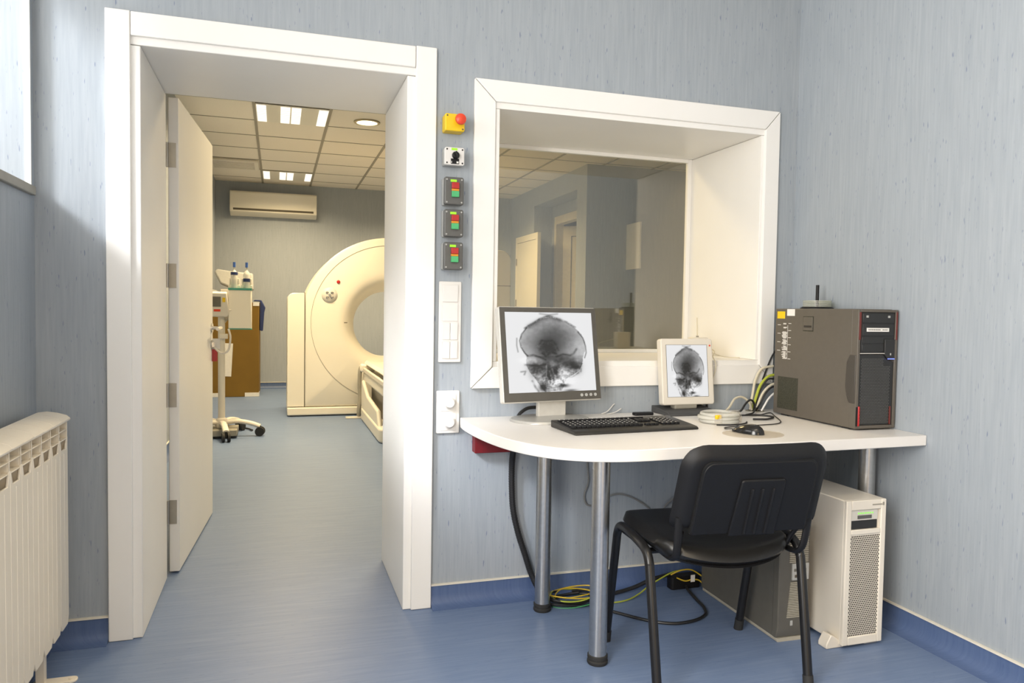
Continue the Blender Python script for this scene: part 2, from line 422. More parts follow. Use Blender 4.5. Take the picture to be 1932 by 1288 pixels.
# door 1: casing, deep lining, leaf swung into the scanner room
d1 = thing('door_1', None, None, (0, 0, 0), kind='structure')
part('casing', B(-.557, -.4795, -.018, .0, .001, 2.174), 'white', d1, .003)
part('casing', B(.501, .581, -.018, .0, .001, 2.174), 'white', d1, .003)
part('casing', B(-.478, .4995, -.018, .0, 2.092, 2.172), 'white', d1, .003)
part('lining', B(-.486, -.449, -.006, .60, .001, 2.062), 'white', d1, .003)
part('lining', B(.470, .506, -.006, .60, .001, 2.062), 'white', d1, .003)
part('lining', B(-.486, .506, -.006, .60, 2.064, 2.098), 'white', d1, .003)
# leaf, local: hinge axis at origin, leaf runs along +y
ang = -math.atan2(.062, .975)
dl = thing('door_leaf', None, None, (-.4425, .655, 0), ang)
dl.parent = d1
WORLD[dl.name] = Matrix.Translation((-.4425, .655, 0)) @ Matrix.Rotation(ang, 4, 'Z')
def lpart(name, bm, m, **k): return part(name, bm, m, dl, local=True, **k)
lf = lpart('panel', B(-.006, .036, .004, .975, .008, 2.066), 'white', bevel=.003)
for z in (1.82, 1.304, .786, .273):
    bm = boxes((-.004, .026, -.0005, .0045, z-.052, z+.052)); cyl(bm, (-.010, -.004, z-.052), (-.010, -.004, z+.052), .007, seg=12)
    for k in range(2):
        for j in range(2): cyl(bm, (.006+.011*k, -.002, z-.036+.05*j+.018*k), (.006+.011*k, .001, z-.036+.05*j+.018*k), .0035, seg=8)
    lpart('hinge', bm, 'hinge')
for s, x in ((1, .036), (-1, -.006)):
    bm = bmesh.new(); y, z = .925, 1.055
    cyl(bm, (x, y, z), (x+s*.008, y, z), .026); cyl(bm, (x, y, z), (x+s*.05, y, z), .0095)
    tube(bm, [(x+s*.05, y+.006, z), (x+s*.05, y-.03, z), (x+s*.048, y-.115, z-.003)], .0095, smooth=False)
    cyl(bm, (x, y, z-.09), (x+s*.008, y, z-.09), .024); box(bm, min(x, x+s*.02), max(x, x+s*.02), y-.003, y+.003, z-.105, z-.08)
    lpart('handle', bm, 'chrome')
lpart('lock_edge', B(.006, .024, .9745, .9765, .93, 1.14), 'chrome')

# window 1: the observation window
w1 = thing('window_1', None, None, (0, 0, 0), kind='structure')
OX0, OX1, OZ0, OZ1 = .732, 2.137, .866, 2.079
IX0, IX1, IZ0, IZ1 = .818, 2.064, .95, 1.996
g = .0018
T_, Bt = 'y', None
def quad(*p): return prism(bmesh.new(), p, 'y', -.018, 0)
part('casing', quad((OX0+g, OZ1), (OX1-g, OZ1), (IX1-g, IZ1), (IX0+g, IZ1)), 'white', w1, .0025)
part('casing', quad((OX0+g, OZ0), (IX0+g, IZ0), (IX1-g, IZ0), (OX1-g, OZ0)), 'white', w1, .0025)
part('casing', quad((OX0, OZ0+g), (OX0, OZ1-g), (IX0, IZ1-g), (IX0, IZ0+g)), 'white', w1, .0025)
part('casing', quad((OX1, OZ0+g), (IX1, IZ0+g), (IX1, IZ1-g), (OX1, OZ1-g)), 'white', w1, .0025)
LZ0, LZ1, LX0, LX1 = .972, 1.972, .838, 2.050
part('lining', B(WX0, LX0, -.006, .598, LZ0+.0005, LZ1-.001), 'white', w1, .002)
part('lining', B(LX1, WX1, -.006, .598, LZ0+.0005, LZ1-.001), 'white', w1, .002)
part('lining', B(WX0, WX1, -.006, .598, LZ1, WZ1), 'white', w1, .002)
part('sill_board', B(WX0, WX1, -.006, .598, WZ0, LZ0), 'white', w1, .002)
bm = boxes((LX0, LX0+.022, .575, .60, LZ0, LZ1), (LX1-.022, LX1, .575, .60, LZ0, LZ1), (LX0+.022, LX1-.022, .575, .60, LZ1-.018, LZ1), (LX0+.022, LX1-.022, .575, .60, LZ0, LZ0+.018))
part('glazing_bead', bm, 'white', w1, .002)
part('pane', B(LX0+.004, LX1-.004, .59, .598, LZ0+.004, LZ1-.004), 'leadglass', w1, smooth=False)

# deep window of the left wall, and the unseen rear one added around the fill light
for nm, y0, y1, W2Z0 in (('window_2', W2Y0, W2Y1, W2Z0), ('window_3_added', W3Y0, W3Y1, W3Z0)):
    w2 = thing(nm, None, None, (0, 0, 0), kind='structure')
    part('sill_board', B(LX-.40, LX+.014, y0-.02, y1+.006, W2Z0-.03, W2Z0), 'grey', w2, .003)
    for y in (y0, y1): part('edge_bead', B(LX-.016, LX+.002, y-.004, y+.004, W2Z0, W2Z1), 'white', w2)
    fx0, fx1 = LX-.395, LX-.345; ym = (y0+y1)/2
    part('window_frame', boxes((fx0, fx1, y0, y1, W2Z0, W2Z0+.06), (fx0, fx1, y0, y1, W2Z1-.06, W2Z1), (fx0, fx1, y0, y0+.06, W2Z0, W2Z1),
         (fx0, fx1, y1-.05, y1, W2Z0, W2Z1), (fx0, fx1, ym-.03, ym+.03, W2Z0, W2Z1)), 'white', w2, .004)
    part('pane', B(fx0+.02, fx0+.026, y0+.05, y1-.04, W2Z0+.05, W2Z1-.05), 'winglass', w2, smooth=False)

# door 2: doorway in the recess of the scanner room, leaf ajar
d2 = thing('door_2', None, None, (0, 0, 0), kind='structure')
x = RXB-.02
part('door_frame', boxes((x, RXB+.1, dY0, dY0+.05, 0, dZ1), (x, RXB+.1, dY1-.07, dY1, 0, dZ1), (x, RXB+.1, dY0+.05, dY1-.07, dZ1-.11, dZ1)), 'doorwood', d2, .004)
lfm = Matrix.Translation((RXB+.09, dY1-.08, 0))
a2 = math.radians(112)
bm = boxes((0, .04, -.92, 0, .01, 2.4)); move(bm, (0, 0, 0)); bm.transform(lfm @ Matrix.Rotation(math.radians(52), 4, 'Z'))
part('door_leaf', bm, 'doorwood', d2, .004)
bm = boxes((-.006, .001, -.80, -.79, .3, 2.25), (-.006, .001, -.13, -.12, .3, 2.25), (-.006, .001, -.80, -.12, .29, .3), (-.006, .001, -.80, -.12, 2.25, 2.26)); bm.transform(lfm @ Matrix.Rotation(math.radians(52), 4, 'Z'))
part('panel_groove', bm, 'seam', d2)

# ------------------------------------------------------------------ radiator under the left window
rd = thing('radiator', 'cream sectional radiator standing along the wall under the high window', 'radiator', (-.69, -.6, 0))
XF, XB = -.645, -.745
PIT = .0905
def section(y1):
    y0 = y1-PIT+.0015; bm = bmesh.new()
    ch = .012
    # front plate, notched top and rounded foot
    poly = [(y0, .165), (y0+.014, .138), (y1-.014, .138), (y1, .165), (y1, .748), (y1-.006, .748), (y1-ch-.006, .712), (y0+ch+.006, .712), (y0+.006, .748), (y0, .748)]
    prism(bm, poly, 'x', XF-.006, XF)
    box(bm, XF-.002, XF+.0006, (y0+y1)/2-.0012, (y0+y1)/2+.0012, .17, .70)
    box(bm, XB, XF-.004, y1-.005, y1-.001, .16, .795)      # side fins
    box(bm, XB, XF-.004, y0+.001, y0+.005, .16, .795)
    for z in (.768, .790-.045+.0, ): pass
    for z in (.742, .772): box(bm, XF-.05, XF-.001, y0+.003, y1-.003, z-.0018, z+.0018)
    box(bm, XF-.052, XF-.048, y0, y1, .70, .80)
    box(bm, XF-.004, XF-.0005, y1-.0045, y1-.0005, .74, .80)
    box(bm, XB, XB+.006, y0, y1, .15, .815)
    # domed cap
    prof = [(XB+.012, .806), (XF-.004, .796), (XF+.006, .80), (XF+.007, .806), (XF-.004, .816), (XF-.03, .824), (XF-.06, .829), (XB+.012, .826)]
    prism(bm, [(a, b) for a, b in prof], 'y', y0-.0008, y1+.0008)
    return bm
for k in range(10):
    part('section', section(-.152-PIT*k), 'rad', rd, .0015, 1)
bm = bmesh.new(); prism(bm, [(a, b) for a, b in [(-.733, .806), (XF-.004, .796), (XF+.006, .80), (XF+.007, .806), (XF-.004, .816), (XF-.03, .824), (XF-.06, .829), (-.733, .826)]], 'y', -.152, -.140)
part('end_cap', bm, 'rad', rd, .004)
for y in (-.28, -.90):
    bm = boxes((-.705, -.68, y-.012, y+.012, .004, .2)); prism(bm, rrect(-.715, -.592, y-.02, y+.02, .018), 'z', .0005, .007); cyl(bm, (-.612, y, .007), (-.612, y, .010), .006, seg=10)
    part('foot', bm, 'rad', rd, .002)

# ------------------------------------------------------------------ wall switches beside the door
def wbox(x0, x1, z0, z1, y0, y1, r): return prism(bmesh.new(), rrect(x0, x1, z0, z1, r, 4), 'y', y0, y1)
def screws(x0, x1, z0, z1, y, m, par, corners=((0,0),(0,1),(1,0),(1,1)), d=.008):
    for a, b in corners:
        x, z = (x0+d if a == 0 else x1-d), (z0+d if b == 0 else z1-d)
        part('screw', cyl(bmesh.new(), (x, y, z), (x, y-.0015, z), .0032, seg=10), m, par)
x0, x1 = .607, .683
es = thing('emergency_stop', 'yellow emergency stop box with red mushroom button on the blue wall', 'switch', (.645, 0, 1.89))
part('enclosure', wbox(x0, x1, 1.857, 1.922, -.058, 0, .006), 'yellow', es, .003)
bm = cyl(bmesh.new(), (.660, -.056, 1.896), (.660, -.078, 1.896), .011); lathe(bm, [(.0, -.100), (.012, -.099), (.0195, -.094), (.0215, -.086), (.019, -.078), (.0, -.078)], (.660, 0, 1.896), 'y')
part('mushroom_button', bm, 'redmush', es)
screws(x0, x1, 1.857, 1.922, -.058, 'seam', es, ((0,1),(1,0)))
sl = thing('selector_switch', 'white square rotary selector switch with black knob below the yellow box', 'switch', (.645, 0, 1.76))
part('back_box', wbox(x0, x1, 1.729, 1.794, -.040, 0, .006), 'lightgrey', sl, .002)
part('cover', wbox(x0, x1, 1.728, 1.795, -.058, -.042, .007), 'plastic_white', sl, .002)
part('plate', boxes((.630, .662, -.0592, -.058, 1.732, 1.752)), 'black', sl)
part('marking', boxes((.632, .634, -.0598, -.0592, 1.735, 1.742), (.652, .660, -.0598, -.0592, 1.735, 1.742)), 'paper', sl)
bm = lathe(bmesh.new(), [(.014, -.058), (.0145, -.066), (.012, -.074), (0, -.074)], (.648, 0, 1.764), 'y', 24)
box(bm, .644, .652, -.088, -.06, 1.752, 1.776); part('knob', rot(bm, -.35, 'Y', (.648, -.07, 1.764)), 'black', sl, .002)
part('label', B(.632, .655, -.0592, -.058, 1.784, 1.792), 'lime', sl)
screws(x0, x1, 1.728, 1.795, -.058, 'hole', sl)
for z0, z1, lb in ((1.578, 1.682, 'dark grey start-stop push button box, topmost of three under the rotary switch'),
               (1.456, 1.559, 'dark grey start-stop push button box, middle one of the three'),
               (1.330, 1.434, 'dark grey start-stop push button box, lowest of three above the white switches')):
    pb = thing('push_button_box', lb, 'switch', (.645, 0, (z0+z1)/2), group='start-stop push button boxes on the wall')
    part('back_box', wbox(x0, x1, z0, z1, -.034, 0, .006), 'lightgrey', pb, .002)
    part('cover', wbox(x0, x1, z0-.001, z1+.001, -.058, -.034, .008), 'greybox', pb, .005, 3)
    zc = (z0+z1)/2
    part('stop_button', B(.634, .662, -.071, -.058, zc+.008, zc+.031), 'red', pb, .0015)
    part('indicator', B(.634, .662, -.067, -.058, zc-.001, zc+.0075), 'orange', pb, .001)
    part('start_button', B(.634, .662, -.071, -.058, zc-.024, zc-.0015), 'green', pb, .0015)
    part('label', B(.630, .654, -.0592, -.058, z1-.018, z1-.009), 'lime', pb)
    screws(x0, x1, z0, z1, -.058, 'lightgrey', pb, d=.009)
sw = thing('switch_plate', 'tall white four-gang light switch plate beside the door casing', 'switch', (.645, 0, 1.13))
x0, x1, z0, z1 = .601, .690, .970, 1.286
part('frame', wbox(x0, x1, z0, z1, -.009, 0, .004), 'plastic_white', sw, .002)
h = (z1-z0-.02)/4
for k in range(4):
    a = z0+.011+h*k; xm = (x0+x1)/2
    if k == 2:
        part('blank_insert', boxes((x0+.014, x1-.014, -.012, -.009, a+.003, a+h-.004), (xm-.004, xm+.004, -.0128, -.012, a+.014, a+.018)), 'plastic_white', sw, .001)
    elif k == 3:
        part('rocker', rot(B(x0+.014, x1-.014, -.014, -.009, a+.004, a+h-.004), .05, 'X', (0, -.01, a+h/2)), 'plastic_white', sw, .001)
    else:
        part('rocker', rot(B(x0+.014, xm-.0008, -.014, -.009, a+.004, a+h-.004), .05, 'X', (0, -.01, a+h/2)), 'plastic_white', sw, .001)
        part('rocker', rot(B(xm+.0008, x1-.014, -.014, -.009, a+.004, a+h-.004), .05, 'X', (0, -.01, a+h/2)), 'plastic_white', sw, .001)
dm = thing('dimmer_plate', 'white two-gang dimmer plate with two round knobs beside the desk corner', 'switch', (.641, 0, .775))
x0, x1, z0, z1 = .596, .688, .690, .858
part('frame', wbox(x0, x1, z0, z1, -.009, 0, .004), 'plastic_white', dm, .002)
for zc in (.812, .735):
    part('dimmer_insert', wbox(.610, .674, zc-.034, zc+.034, -.011, -.009, .003), 'plastic_white', dm, .001)
    part('knob', lathe(bmesh.new(), [(.025, -.011), (.0255, -.016), (.021, -.018), (.020, -.030), (.017, -.033), (0, -.033)], (.645, 0, zc), 'y', 28), 'plastic_white', dm)
rb = thing('socket_box', 'dark red wall socket box under the left end of the desk', 'socket', (.86, 0, .65))
part('housing', wbox(.744, .97, .612, .69, -.045, 0, .004), 'darkred', rb, .002)
part('socket_face', wbox(.775, .85, .622, .684, -.047, -.045, .01), 'darkred', rb)

# ------------------------------------------------------------------ desk
dk = thing('desk', 'white laminate desk with rounded left end on grey steel posts', 'desk', (1.45, -.4, 0))
E0 = [(.692, -.002), (.686, -.10), (.690, -.24), (.703, -.37), (.726, -.49), (.766, -.60), (.822, -.685), (.893, -.742), (.977, -.776), (1.06, -.79), (1.15, -.79), (1.3, -.783)]
edge = [(p.x, p.y) for p in spline([(a, b, 0) for a, b in E0], 4)]
part('desktop', prism(bmesh.new(), edge+[(RX-.002, -.765), (RX-.002, -.002)], 'z', .712, .75), 'desk', dk, .0025, 2)
for (x, y) in ((.999, -.148), (1.029, -.613), (2.17, -.56), (2.14, -.09)):
    lg = part('leg', cyl(bmesh.new(), (x, y, .03), (x, y, .706), .030, seg=32), 'steel', dk)
    part('foot', lathe(bmesh.new(), [(.0, .0005), (.033, .0005), (.035, .004), (.035, .011), (.031, .014), (.031, .018), (.034, .020), (.034, .030), (.03, .032), (0, .032)], (x, y, 0)), 'rubber', lg)
    part('mounting_plate', cyl(bmesh.new(), (x, y, .706), (x, y, .7115), .05, seg=28), 'steel', lg)
part('grommet', lathe(bmesh.new(), [(.030, .7502), (.040, .7502), (.040, .7525), (.030, .7535), (.030, .7502)], (2.015, -.062, 0), 'z', 28, cap=False), 'grey', dk)
part('grommet_hole', cyl(bmesh.new(), (2.015, -.062, .7502), (2.015, -.062, .7512), .031, seg=28), 'hole', dk)

# ------------------------------------------------------------------ x-ray picture shared by both screens
def noise2(u, v, s, sd):
    from mathutils import noise
    return noise.noise(Vector((u*s, v*s, sd)))
def skull(u, v):
    from mathutils import noise
    ga = lambda cx, cy, sx, sy: math.exp(-((u-cx)/sx)**2-((v-cy)/sy)**2)
    def seg(pts, wd):
        d = 9
        for (a, b), (c, e) in zip(pts, pts[1:]):
            L = (c-a)**2+(e-b)**2; t = max(0, min(1, ((u-a)*(c-a)+(v-b)*(e-b))/L)); d = min(d, math.hypot(u-a-t*(c-a), v-b-t*(e-b)))
        return math.exp(-(d/wd)**2)
    def inside(pts):
        c = False
        for (a, b), (d, e) in zip(pts, pts[1:]+pts[:1]):
            if (b > v) != (e > v) and u < (d-a)*(v-b)/(e-b)+a: c = not c
        return c
    n1 = noise2(u, v, 7, 1.3); n2 = noise2(u, v, 22, 4.1); n3 = noise2(u, v, 48, 8.2)
    head = [(.165, .40), (.17, .31), (.23, .21), (.33, .14), (.42, .085), (.51, .06), (.60, .085), (.70, .125), (.80, .20), (.87, .28), (.905, .38), (.905, .48), (.87, .58), (.86, .66), (.82, .74), (.74, .80), (.66, .84), (.63, .92), (.60, .99), (.40, 1.0), (.35, .92), (.30, .83), (.25, .76), (.21, .66), (.22, .56), (.18, .48)]
    I = .90
    if inside(head):
        e = ga(.50, .40, .34, .36)
        I = .85-.46*e-.12*ga(.60, .26, .2, .14)-.08*ga(.5, .33, .12, .2)
        I += .05*n1+.045*n2+.025*n3
        if v > .55:
            I = .66-.36*ga(.50, .62, .22, .2)+.30*n2*min(1, (v-.5)*5)+.24*n3*min(1, (v-.55)*4)+.10*n1
    K = .75+.5*n2+.35*n3
    I -= .50*K*seg([(.22, .205), (.30, .15), (.40, .085), (.47, .055), (.52, .05), (.60, .08), (.70, .12), (.80, .19)], .011)*(1 if u < .55 else .75)
    I -= .20*seg([(.27, .18), (.40, .10), (.5, .065), (.62, .10)], .03)
    I -= .45*seg([(.24, .20), (.18, .28), (.155, .36), (.165, .44), (.20, .51), (.235, .55)], .007)
    I -= .40*seg([(.83, .25), (.885, .33), (.91, .43), (.912, .52), (.89, .585)], .007)
    I -= .30*seg([(.125, .33), (.12, .42), (.13, .50)], .007)
    I -= .22*seg([(.40, .02), (.50, .035), (.60, .02)], .012)
    I -= (.34+.24*n2+.2*n3)*ga(.46, .46, .12, .10)
    for p, a in (([(.38, .40), (.40, .36), (.46, .37), (.52, .36), (.57, .42), (.58, .48)], .25), ([(.40, .52), (.44, .56), (.50, .50), (.56, .53)], .3), ([(.44, .48), (.50, .45), (.56, .49)], .25),
                 ([(.235, .55), (.30, .54), (.37, .57), (.43, .60)], .35), ([(.56, .56), (.64, .535), (.72, .55), (.76, .53), (.80, .47)], .38), ([(.20, .66), (.28, .67), (.36, .675), (.43, .66)], .38)):
        I -= a*K*seg(p, .013)*.85
    I += .22*ga(.31, .605, .11, .032)
    I -= .48*ga(.735, .675, .085, .055)+.22*ga(.64, .60, .10, .06)+.2*ga(.80, .74, .05, .06)
    I -= .36*ga(.30, .705, .07, .05)+.16*ga(.28, .79, .05, .06)
    I -= (.34+.2*n2)*ga(.475, .76, .08, .13)
    I += .34*ga(.505, .66, .035, .05)+.25*seg([(.50, .72), (.53, .80)], .012)+.2*seg([(.44, .66), (.43, .80)], .008)+.2*seg([(.47, .74), (.49, .86)], .008)
    I -= .5*ga(.54, .76, .025, .035)+.4*seg([(.45, .80), (.47, .85)], .012)
    I += .30*ga(.64, .77, .08, .06)
    I += .30*ga(.56, .88, .12, .05)*(1+n3)
    I -= .9*ga(.385, .945, .04, .045)+.75*ga(.625, .93, .055, .022)+.5*ga(.70, .995, .07, .015)
    I -= .3*seg([(.15, .745), (.20, .74), (.185, .78)], .01)+.35*seg([(.27, .86), (.30, .94), (.33, .99)], .012)*(.6+n2)
    I -= .25*seg([(.85, .66), (.83, .76), (.74, .82), (.65, .84)], .012)*(.7+n3)
    return max(.01, min(.93, I))
GN = 150
PIC = [[skull((i+.5)/GN, (j+.5)/GN) for i in range(GN)] for j in range(GN)]
def srgb(c): return c/12.92 if c <= .04045 else ((c+.055)/1.055)**2.4
def picture_mesh(w, h, y):
    """flat grid facing -y, centred on x=0, bottom at z=0"""
    me = bpy.data.meshes.new('picture'); V = []; Fc = []
    for j in range(GN+1):
        for i in range(GN+1): V.append(((i/GN-.5)*w, y, (1-j/GN)*h))
    for j in range(GN):
        for i in range(GN):
            a = j*(GN+1)+i; Fc.append((a+GN+1, a+GN+2, a+1, a))
    me.from_pydata(V, [], Fc)
    at = me.color_attributes.new('picture', 'FLOAT_COLOR', 'POINT')
    for j in range(GN+1):
        for i in range(GN+1):
            c = srgb(PIC[min(j, GN-1)][min(i, GN-1)]); at.data[j*(GN+1)+i].color = (c, c, c*1.01, 1)
    me.materials.append(M['xray']); return me
def picture(w, h, y, parent, tr):
    o = bpy.data.objects.new('screen', picture_mesh(w, h, y)); COL.objects.link(o); o.parent = parent; o.data.transform(tr)
    WORLD[o.name] = WORLD[parent.name]; return o

# ------------------------------------------------------------------ large monitor; local: front faces -y
mo = thing('monitor', 'large grey-framed monitor with silver stand showing a skull x-ray', 'monitor', (1.022, -.150, .75), math.radians(9))
tilt = Matrix.Translation((0, -.01, .075)) @ Matrix.Rotation(math.radians(-9.5), 4, 'X')
def tp(name, bm, m, parent, tr, **k):
    bm.transform(tr); return part(name, bm, m, parent, local=True, **k)
Wd, Hd, bz = .434, .370, .019
tp('housing', prism(bmesh.new(), rrect(-Wd/2, Wd/2, 0, Hd, .008), 'y', -.012, .022), 'monsilver', mo, tilt, bevel=.004)
bk = B(-Wd/2+.05, Wd/2-.05, .02, .062, .05, Hd-.05); tp('back_cover', bk, 'monsilver', mo, tilt, bevel=.012)
bm = bmesh.new(); ou = (-Wd/2+.003, Wd/2-.003, .004, Hd-.003); inn = (-Wd/2+.023, Wd/2-.021, .038, Hd-.021)
boxes_ = [(ou[0], inn[0], -.016, -.011, ou[2], ou[3]), (inn[1], ou[1], -.016, -.011, ou[2], ou[3]), (inn[0], inn[1], -.016, -.011, ou[2], inn[2]), (inn[0], inn[1], -.016, -.011, inn[3], ou[3])]
for b_ in boxes_: box(bm, *b_)
fr = tp('bezel', bm, 'bezel', mo, tilt)
for k in range(4):
    x = Wd/2-.030-.021*k; c = cyl(bmesh.new(), (x, -.0158, .021), (x, -.0185, .021), .0062, seg=16)
    tp('button', c, 'lightgrey', mo, tilt)
picture(inn[1]-inn[0], inn[3]-inn[2], -.0125, mo, tilt @ Matrix.Translation(((inn[0]+inn[1])/2, 0, inn[2])))
bm = move(B(-.062, .062, .012, .036, .014, .2), (.012, 0, 0)); part('neck', bm, 'monsilver', mo, local=True, bevel=.004)
bm = lathe(bmesh.new(), [(0, .0005), (1.0, .0005), (1.0, .004), (.97, .010), (.6, .016), (0, .018)], (0, 0, 0), 'z', 48)
bm.transform(Matrix.Translation((.0, .01, 0)) @ Matrix.Diagonal((.165, .125, 1, 1))); part('base', bm, 'silverbase', mo, local=True)
# tilted loom of cables behind it
single('cable_sleeve', tube(bmesh.new(), [(.915, -.06, .757), (.93, -.055, .772), (.96, -.05, .787), (1.0, -.05, .79), (1.04, -.055, .79)], .007, 10), 'cable', 'black braided cable sleeve arching behind the large monitor stand', 'cable', (.96, -.05, .757))

# ------------------------------------------------------------------ small portrait monitor
m2 = thing('tablet_monitor', 'small portrait cream monitor on dark base showing a narrow skull x-ray', 'monitor', (1.66, -.06, .75), math.radians(1))
tilt2 = Matrix.Translation((.012, -.01, .037)) @ Matrix.Rotation(math.radians(-7), 4, 'X')
Wd, Hd = .252, .282
tp('housing', prism(bmesh.new(), rrect(-Wd/2, Wd/2, 0, Hd, .012), 'y', -.014, .022), 'cream', m2, tilt2, bevel=.005, seg=3)
tp('screen_edge', B(-.103, .098, -.0146, -.0138, .033, Hd-.026), 'screen', m2, tilt2)
picture(.197, .220, -.0149, m2, tilt2 @ Matrix.Translation((-.0025, 0, .0345)))
tp('indicator', cyl(bmesh.new(), (.112, -.0138, Hd-.03), (.112, -.0148, Hd-.03), .004, seg=12), 'redmush', m2, tilt2)
bm = B(-.055, .055, -.02, .02, .02, .06); part('neck', bm, 'grey', m2, local=True, bevel=.006)
bm = prism(bmesh.new(), [(-.085, .0005), (.07, .0005), (.07, .03), (-.075, .014), (-.085, .006)], 'x', -.12, .12); part('base', bm, 'darkgrey', m2, local=True, bevel=.003)
single('cable', tube(bmesh.new(), [(1.806, -.028, .985), (1.811, -.028, .95), (1.811, -.028, .90)], .004, 8), 'cable', 'short black cable end behind the right edge of the small monitor', 'cable', (1.805, -.03, .9))
single('cable', tube(bmesh.new(), [(1.808, -.005, .83), (1.808, -.005, .79), (1.808, -.005, .757)], .005, 8), 'cable', 'black cable dropping to the desk under the small monitor', 'cable', (1.80, -.04, .757))
single('cable', tube(bmesh.new(), [(1.88, .13, 1.03), (1.86, .03, 1.01), (1.825, -.015, .99), (1.832, -.03, .955), (1.82, -.03, .90), (1.79, -.02, .83), (1.77, -.02, .757)], .0022, 6), 'cablecream', 'thin cream cable hanging from the window sill beside the small monitor', 'cable', (1.8, -.03, .757))
single('cable', tube(bmesh.new(), [(1.90, .12, 1.0), (1.96, .10, .98), (2.04, .10, .976)], .002, 6), 'cablecream', 'thin pale wire lying along the observation window sill', 'cable', (1.97, .1, .976))
ro = thing('router', 'small white box with an upright antenna on the window sill', 'router', (1.875, .19, .972))
part('housing', B(1.835, 1.915, .165, .215, .973, 1.066), 'cream', ro, .004)
part('antenna', cyl(bmesh.new(), (1.877, .2, 1.066), (1.873, .2, 1.158), .0035, .003, 10), 'cablecream', ro)
part('antenna_base', cyl(bmesh.new(), (1.877, .2, 1.064), (1.877, .2, 1.073), .006, seg=12), 'grey', ro)

# ------------------------------------------------------------------ keyboard (local)
kb = thing('keyboard', 'black computer keyboard lying on the white desk', 'keyboard', (1.222, -.388, .75), math.radians(4))
kw, kd = .505, .205
side = [(-kd/2, .0008), (kd/2, .0008), (kd/2, .026), (-kd/2+.05, .016), (-kd/2+.01, .012), (-kd/2, .006)]
part('body', prism(bmesh.new(), side, 'x', -kw/2, kw/2), 'keyboard', kb, .003, local=True)
sl_ = math.atan2(.010, kd-.05)
def keys(xs, rows):
    bm = bmesh.new()
    for (xa, xb) in xs:
        for r, (y, d) in enumerate(rows):
            z = .0165+(y+kd/2-.05)*math.tan(sl_)
            v = box(bm, xa+.0012, xb-.0012, y-d/2+.001, y+d/2-.001, z-.003, z+.006)
    return bm
rows = [(-.044+.0192*k, .0185) for k in range(5)]+[(.066, .016)]
part('letter_keys', keys([(-.24+.0192*k, -.2208+.0192*k) for k in range(15)], rows), 'black', kb, .0015, 1, local=True)
part('navigation_keys', keys([(.058+.0192*k, .0772+.0192*k) for k in range(3)], rows[3:]), 'black', kb, .0015, 1, local=True)
part('arrow_keys', keys([(.058+.0192*k, .0772+.0192*k) for k in range(3)], rows[:1]), 'black', kb, .0015, 1, local=True)
part('number_keys', keys([(.128+.0192*k, .1472+.0192*k) for k in range(4)], rows[:5]), 'black', kb, .0015, 1, local=True)
bm = bmesh.new()
for k in range(15):
    for (y, d) in rows[1:]:
        z = .0165+(y+kd/2-.05)*math.tan(sl_)+.0062; xa = -.24+.0192*k; box(bm, xa+.004, xa+.009, y, y+.005, z, z+.0004)
for k in range(4):
    for (y, d) in rows[:5]:
        z = .0165+(y+kd/2-.05)*math.tan(sl_)+.0062; xa = .128+.0192*k; box(bm, xa+.004, xa+.009, y, y+.005, z, z+.0004)
part('legends', bm, 'paper', kb, local=True)['kind'] = 'stuff'
single('remote', prism(bmesh.new(), rrect(1.41, 1.50, -.10, -.065, .012), 'z', .7505, .762), 'black', 'small flat black handset lying behind the keyboard', 'remote', (1.455, -.08, .75), .003)
for i, pts in enumerate(([(1.29, -.03, .7525), (1.32, -.025, .762), (1.35, -.012, .785), (1.36, -.008, .79)], [(1.31, -.04, .7525), (1.35, -.03, .757), (1.38, -.02, .768), (1.39, -.01, .77)])):
    single('cable', tube(bmesh.new(), pts, .0022, 6), 'plastic_white', ('thin white cord end curling up behind the keyboard, the higher one', 'thin white cord end curling up behind the keyboard, the lower one')[i], 'cable', pts[0], group='white cord ends behind the keyboard')

# ------------------------------------------------------------------ coil of tubing, mouse on its mat
tc = thing('tubing_coil', 'coil of cloudy clear plastic tubing with tape bands on the desk', 'tubing', (1.665, -.32, .75), .2)
bm = bmesh.new()
for k, (R_, z) in enumerate(((.074, .008), (.062, .008), (.076, .021), (.063, .021), (.050, .010), (.069, .033))):
    c = [(R_*1.05*math.cos(t)+.004*math.sin(3*t+k), R_*.92*math.sin(t)+.003*math.cos(2*t+k), z+.001*math.sin(2*t+k)) for t in [2*math.pi*i/20 for i in range(20)]]
    tube(bm, c, .0072, 8, 3, True)
part('tubing', bm, 'clear', tc, local=True)
for t in (3.9, 5.9):
    d_ = Vector((math.cos(t), math.sin(t), 0)); s_ = Vector((-math.sin(t), math.cos(t), 0)); bm = bmesh.new()
    prof = [(.040, .001), (.088, .001), (.090, .02), (.080, .043), (.060, .044), (.042, .03)]
    A = [bm.verts.new(d_*a*Vector((1, 1, 1)).x-s_*.013+Vector((0, 0, z))) for a, z in prof]; C_ = [bm.verts.new(d_*a+s_*.013+Vector((0, 0, z))) for a, z in prof]
    for i in range(6): bm.faces.new((A[i], A[(i+1) % 6], C_[(i+1) % 6], C_[i]))
    bm.faces.new(A); bm.faces.new(C_); bmesh.ops.recalc_face_normals(bm, faces=bm.faces)
    part('tape_band', bm, 'gel', tc, local=True)
part('yellow_clip', B(-.072, -.046, -.062, -.05, .022, .038), 'yellow', tc, .003, local=True)
single('cable', tube(bmesh.new(), [(1.60, -.405, .7535), (1.65, -.418, .7535), (1.70, -.412, .7535), (1.745, -.385, .7535), (1.765, -.36, .7535)], .003, 6), 'cable', 'thin black cable curving along the front of the tubing coil', 'cable', (1.68, -.41, .75))
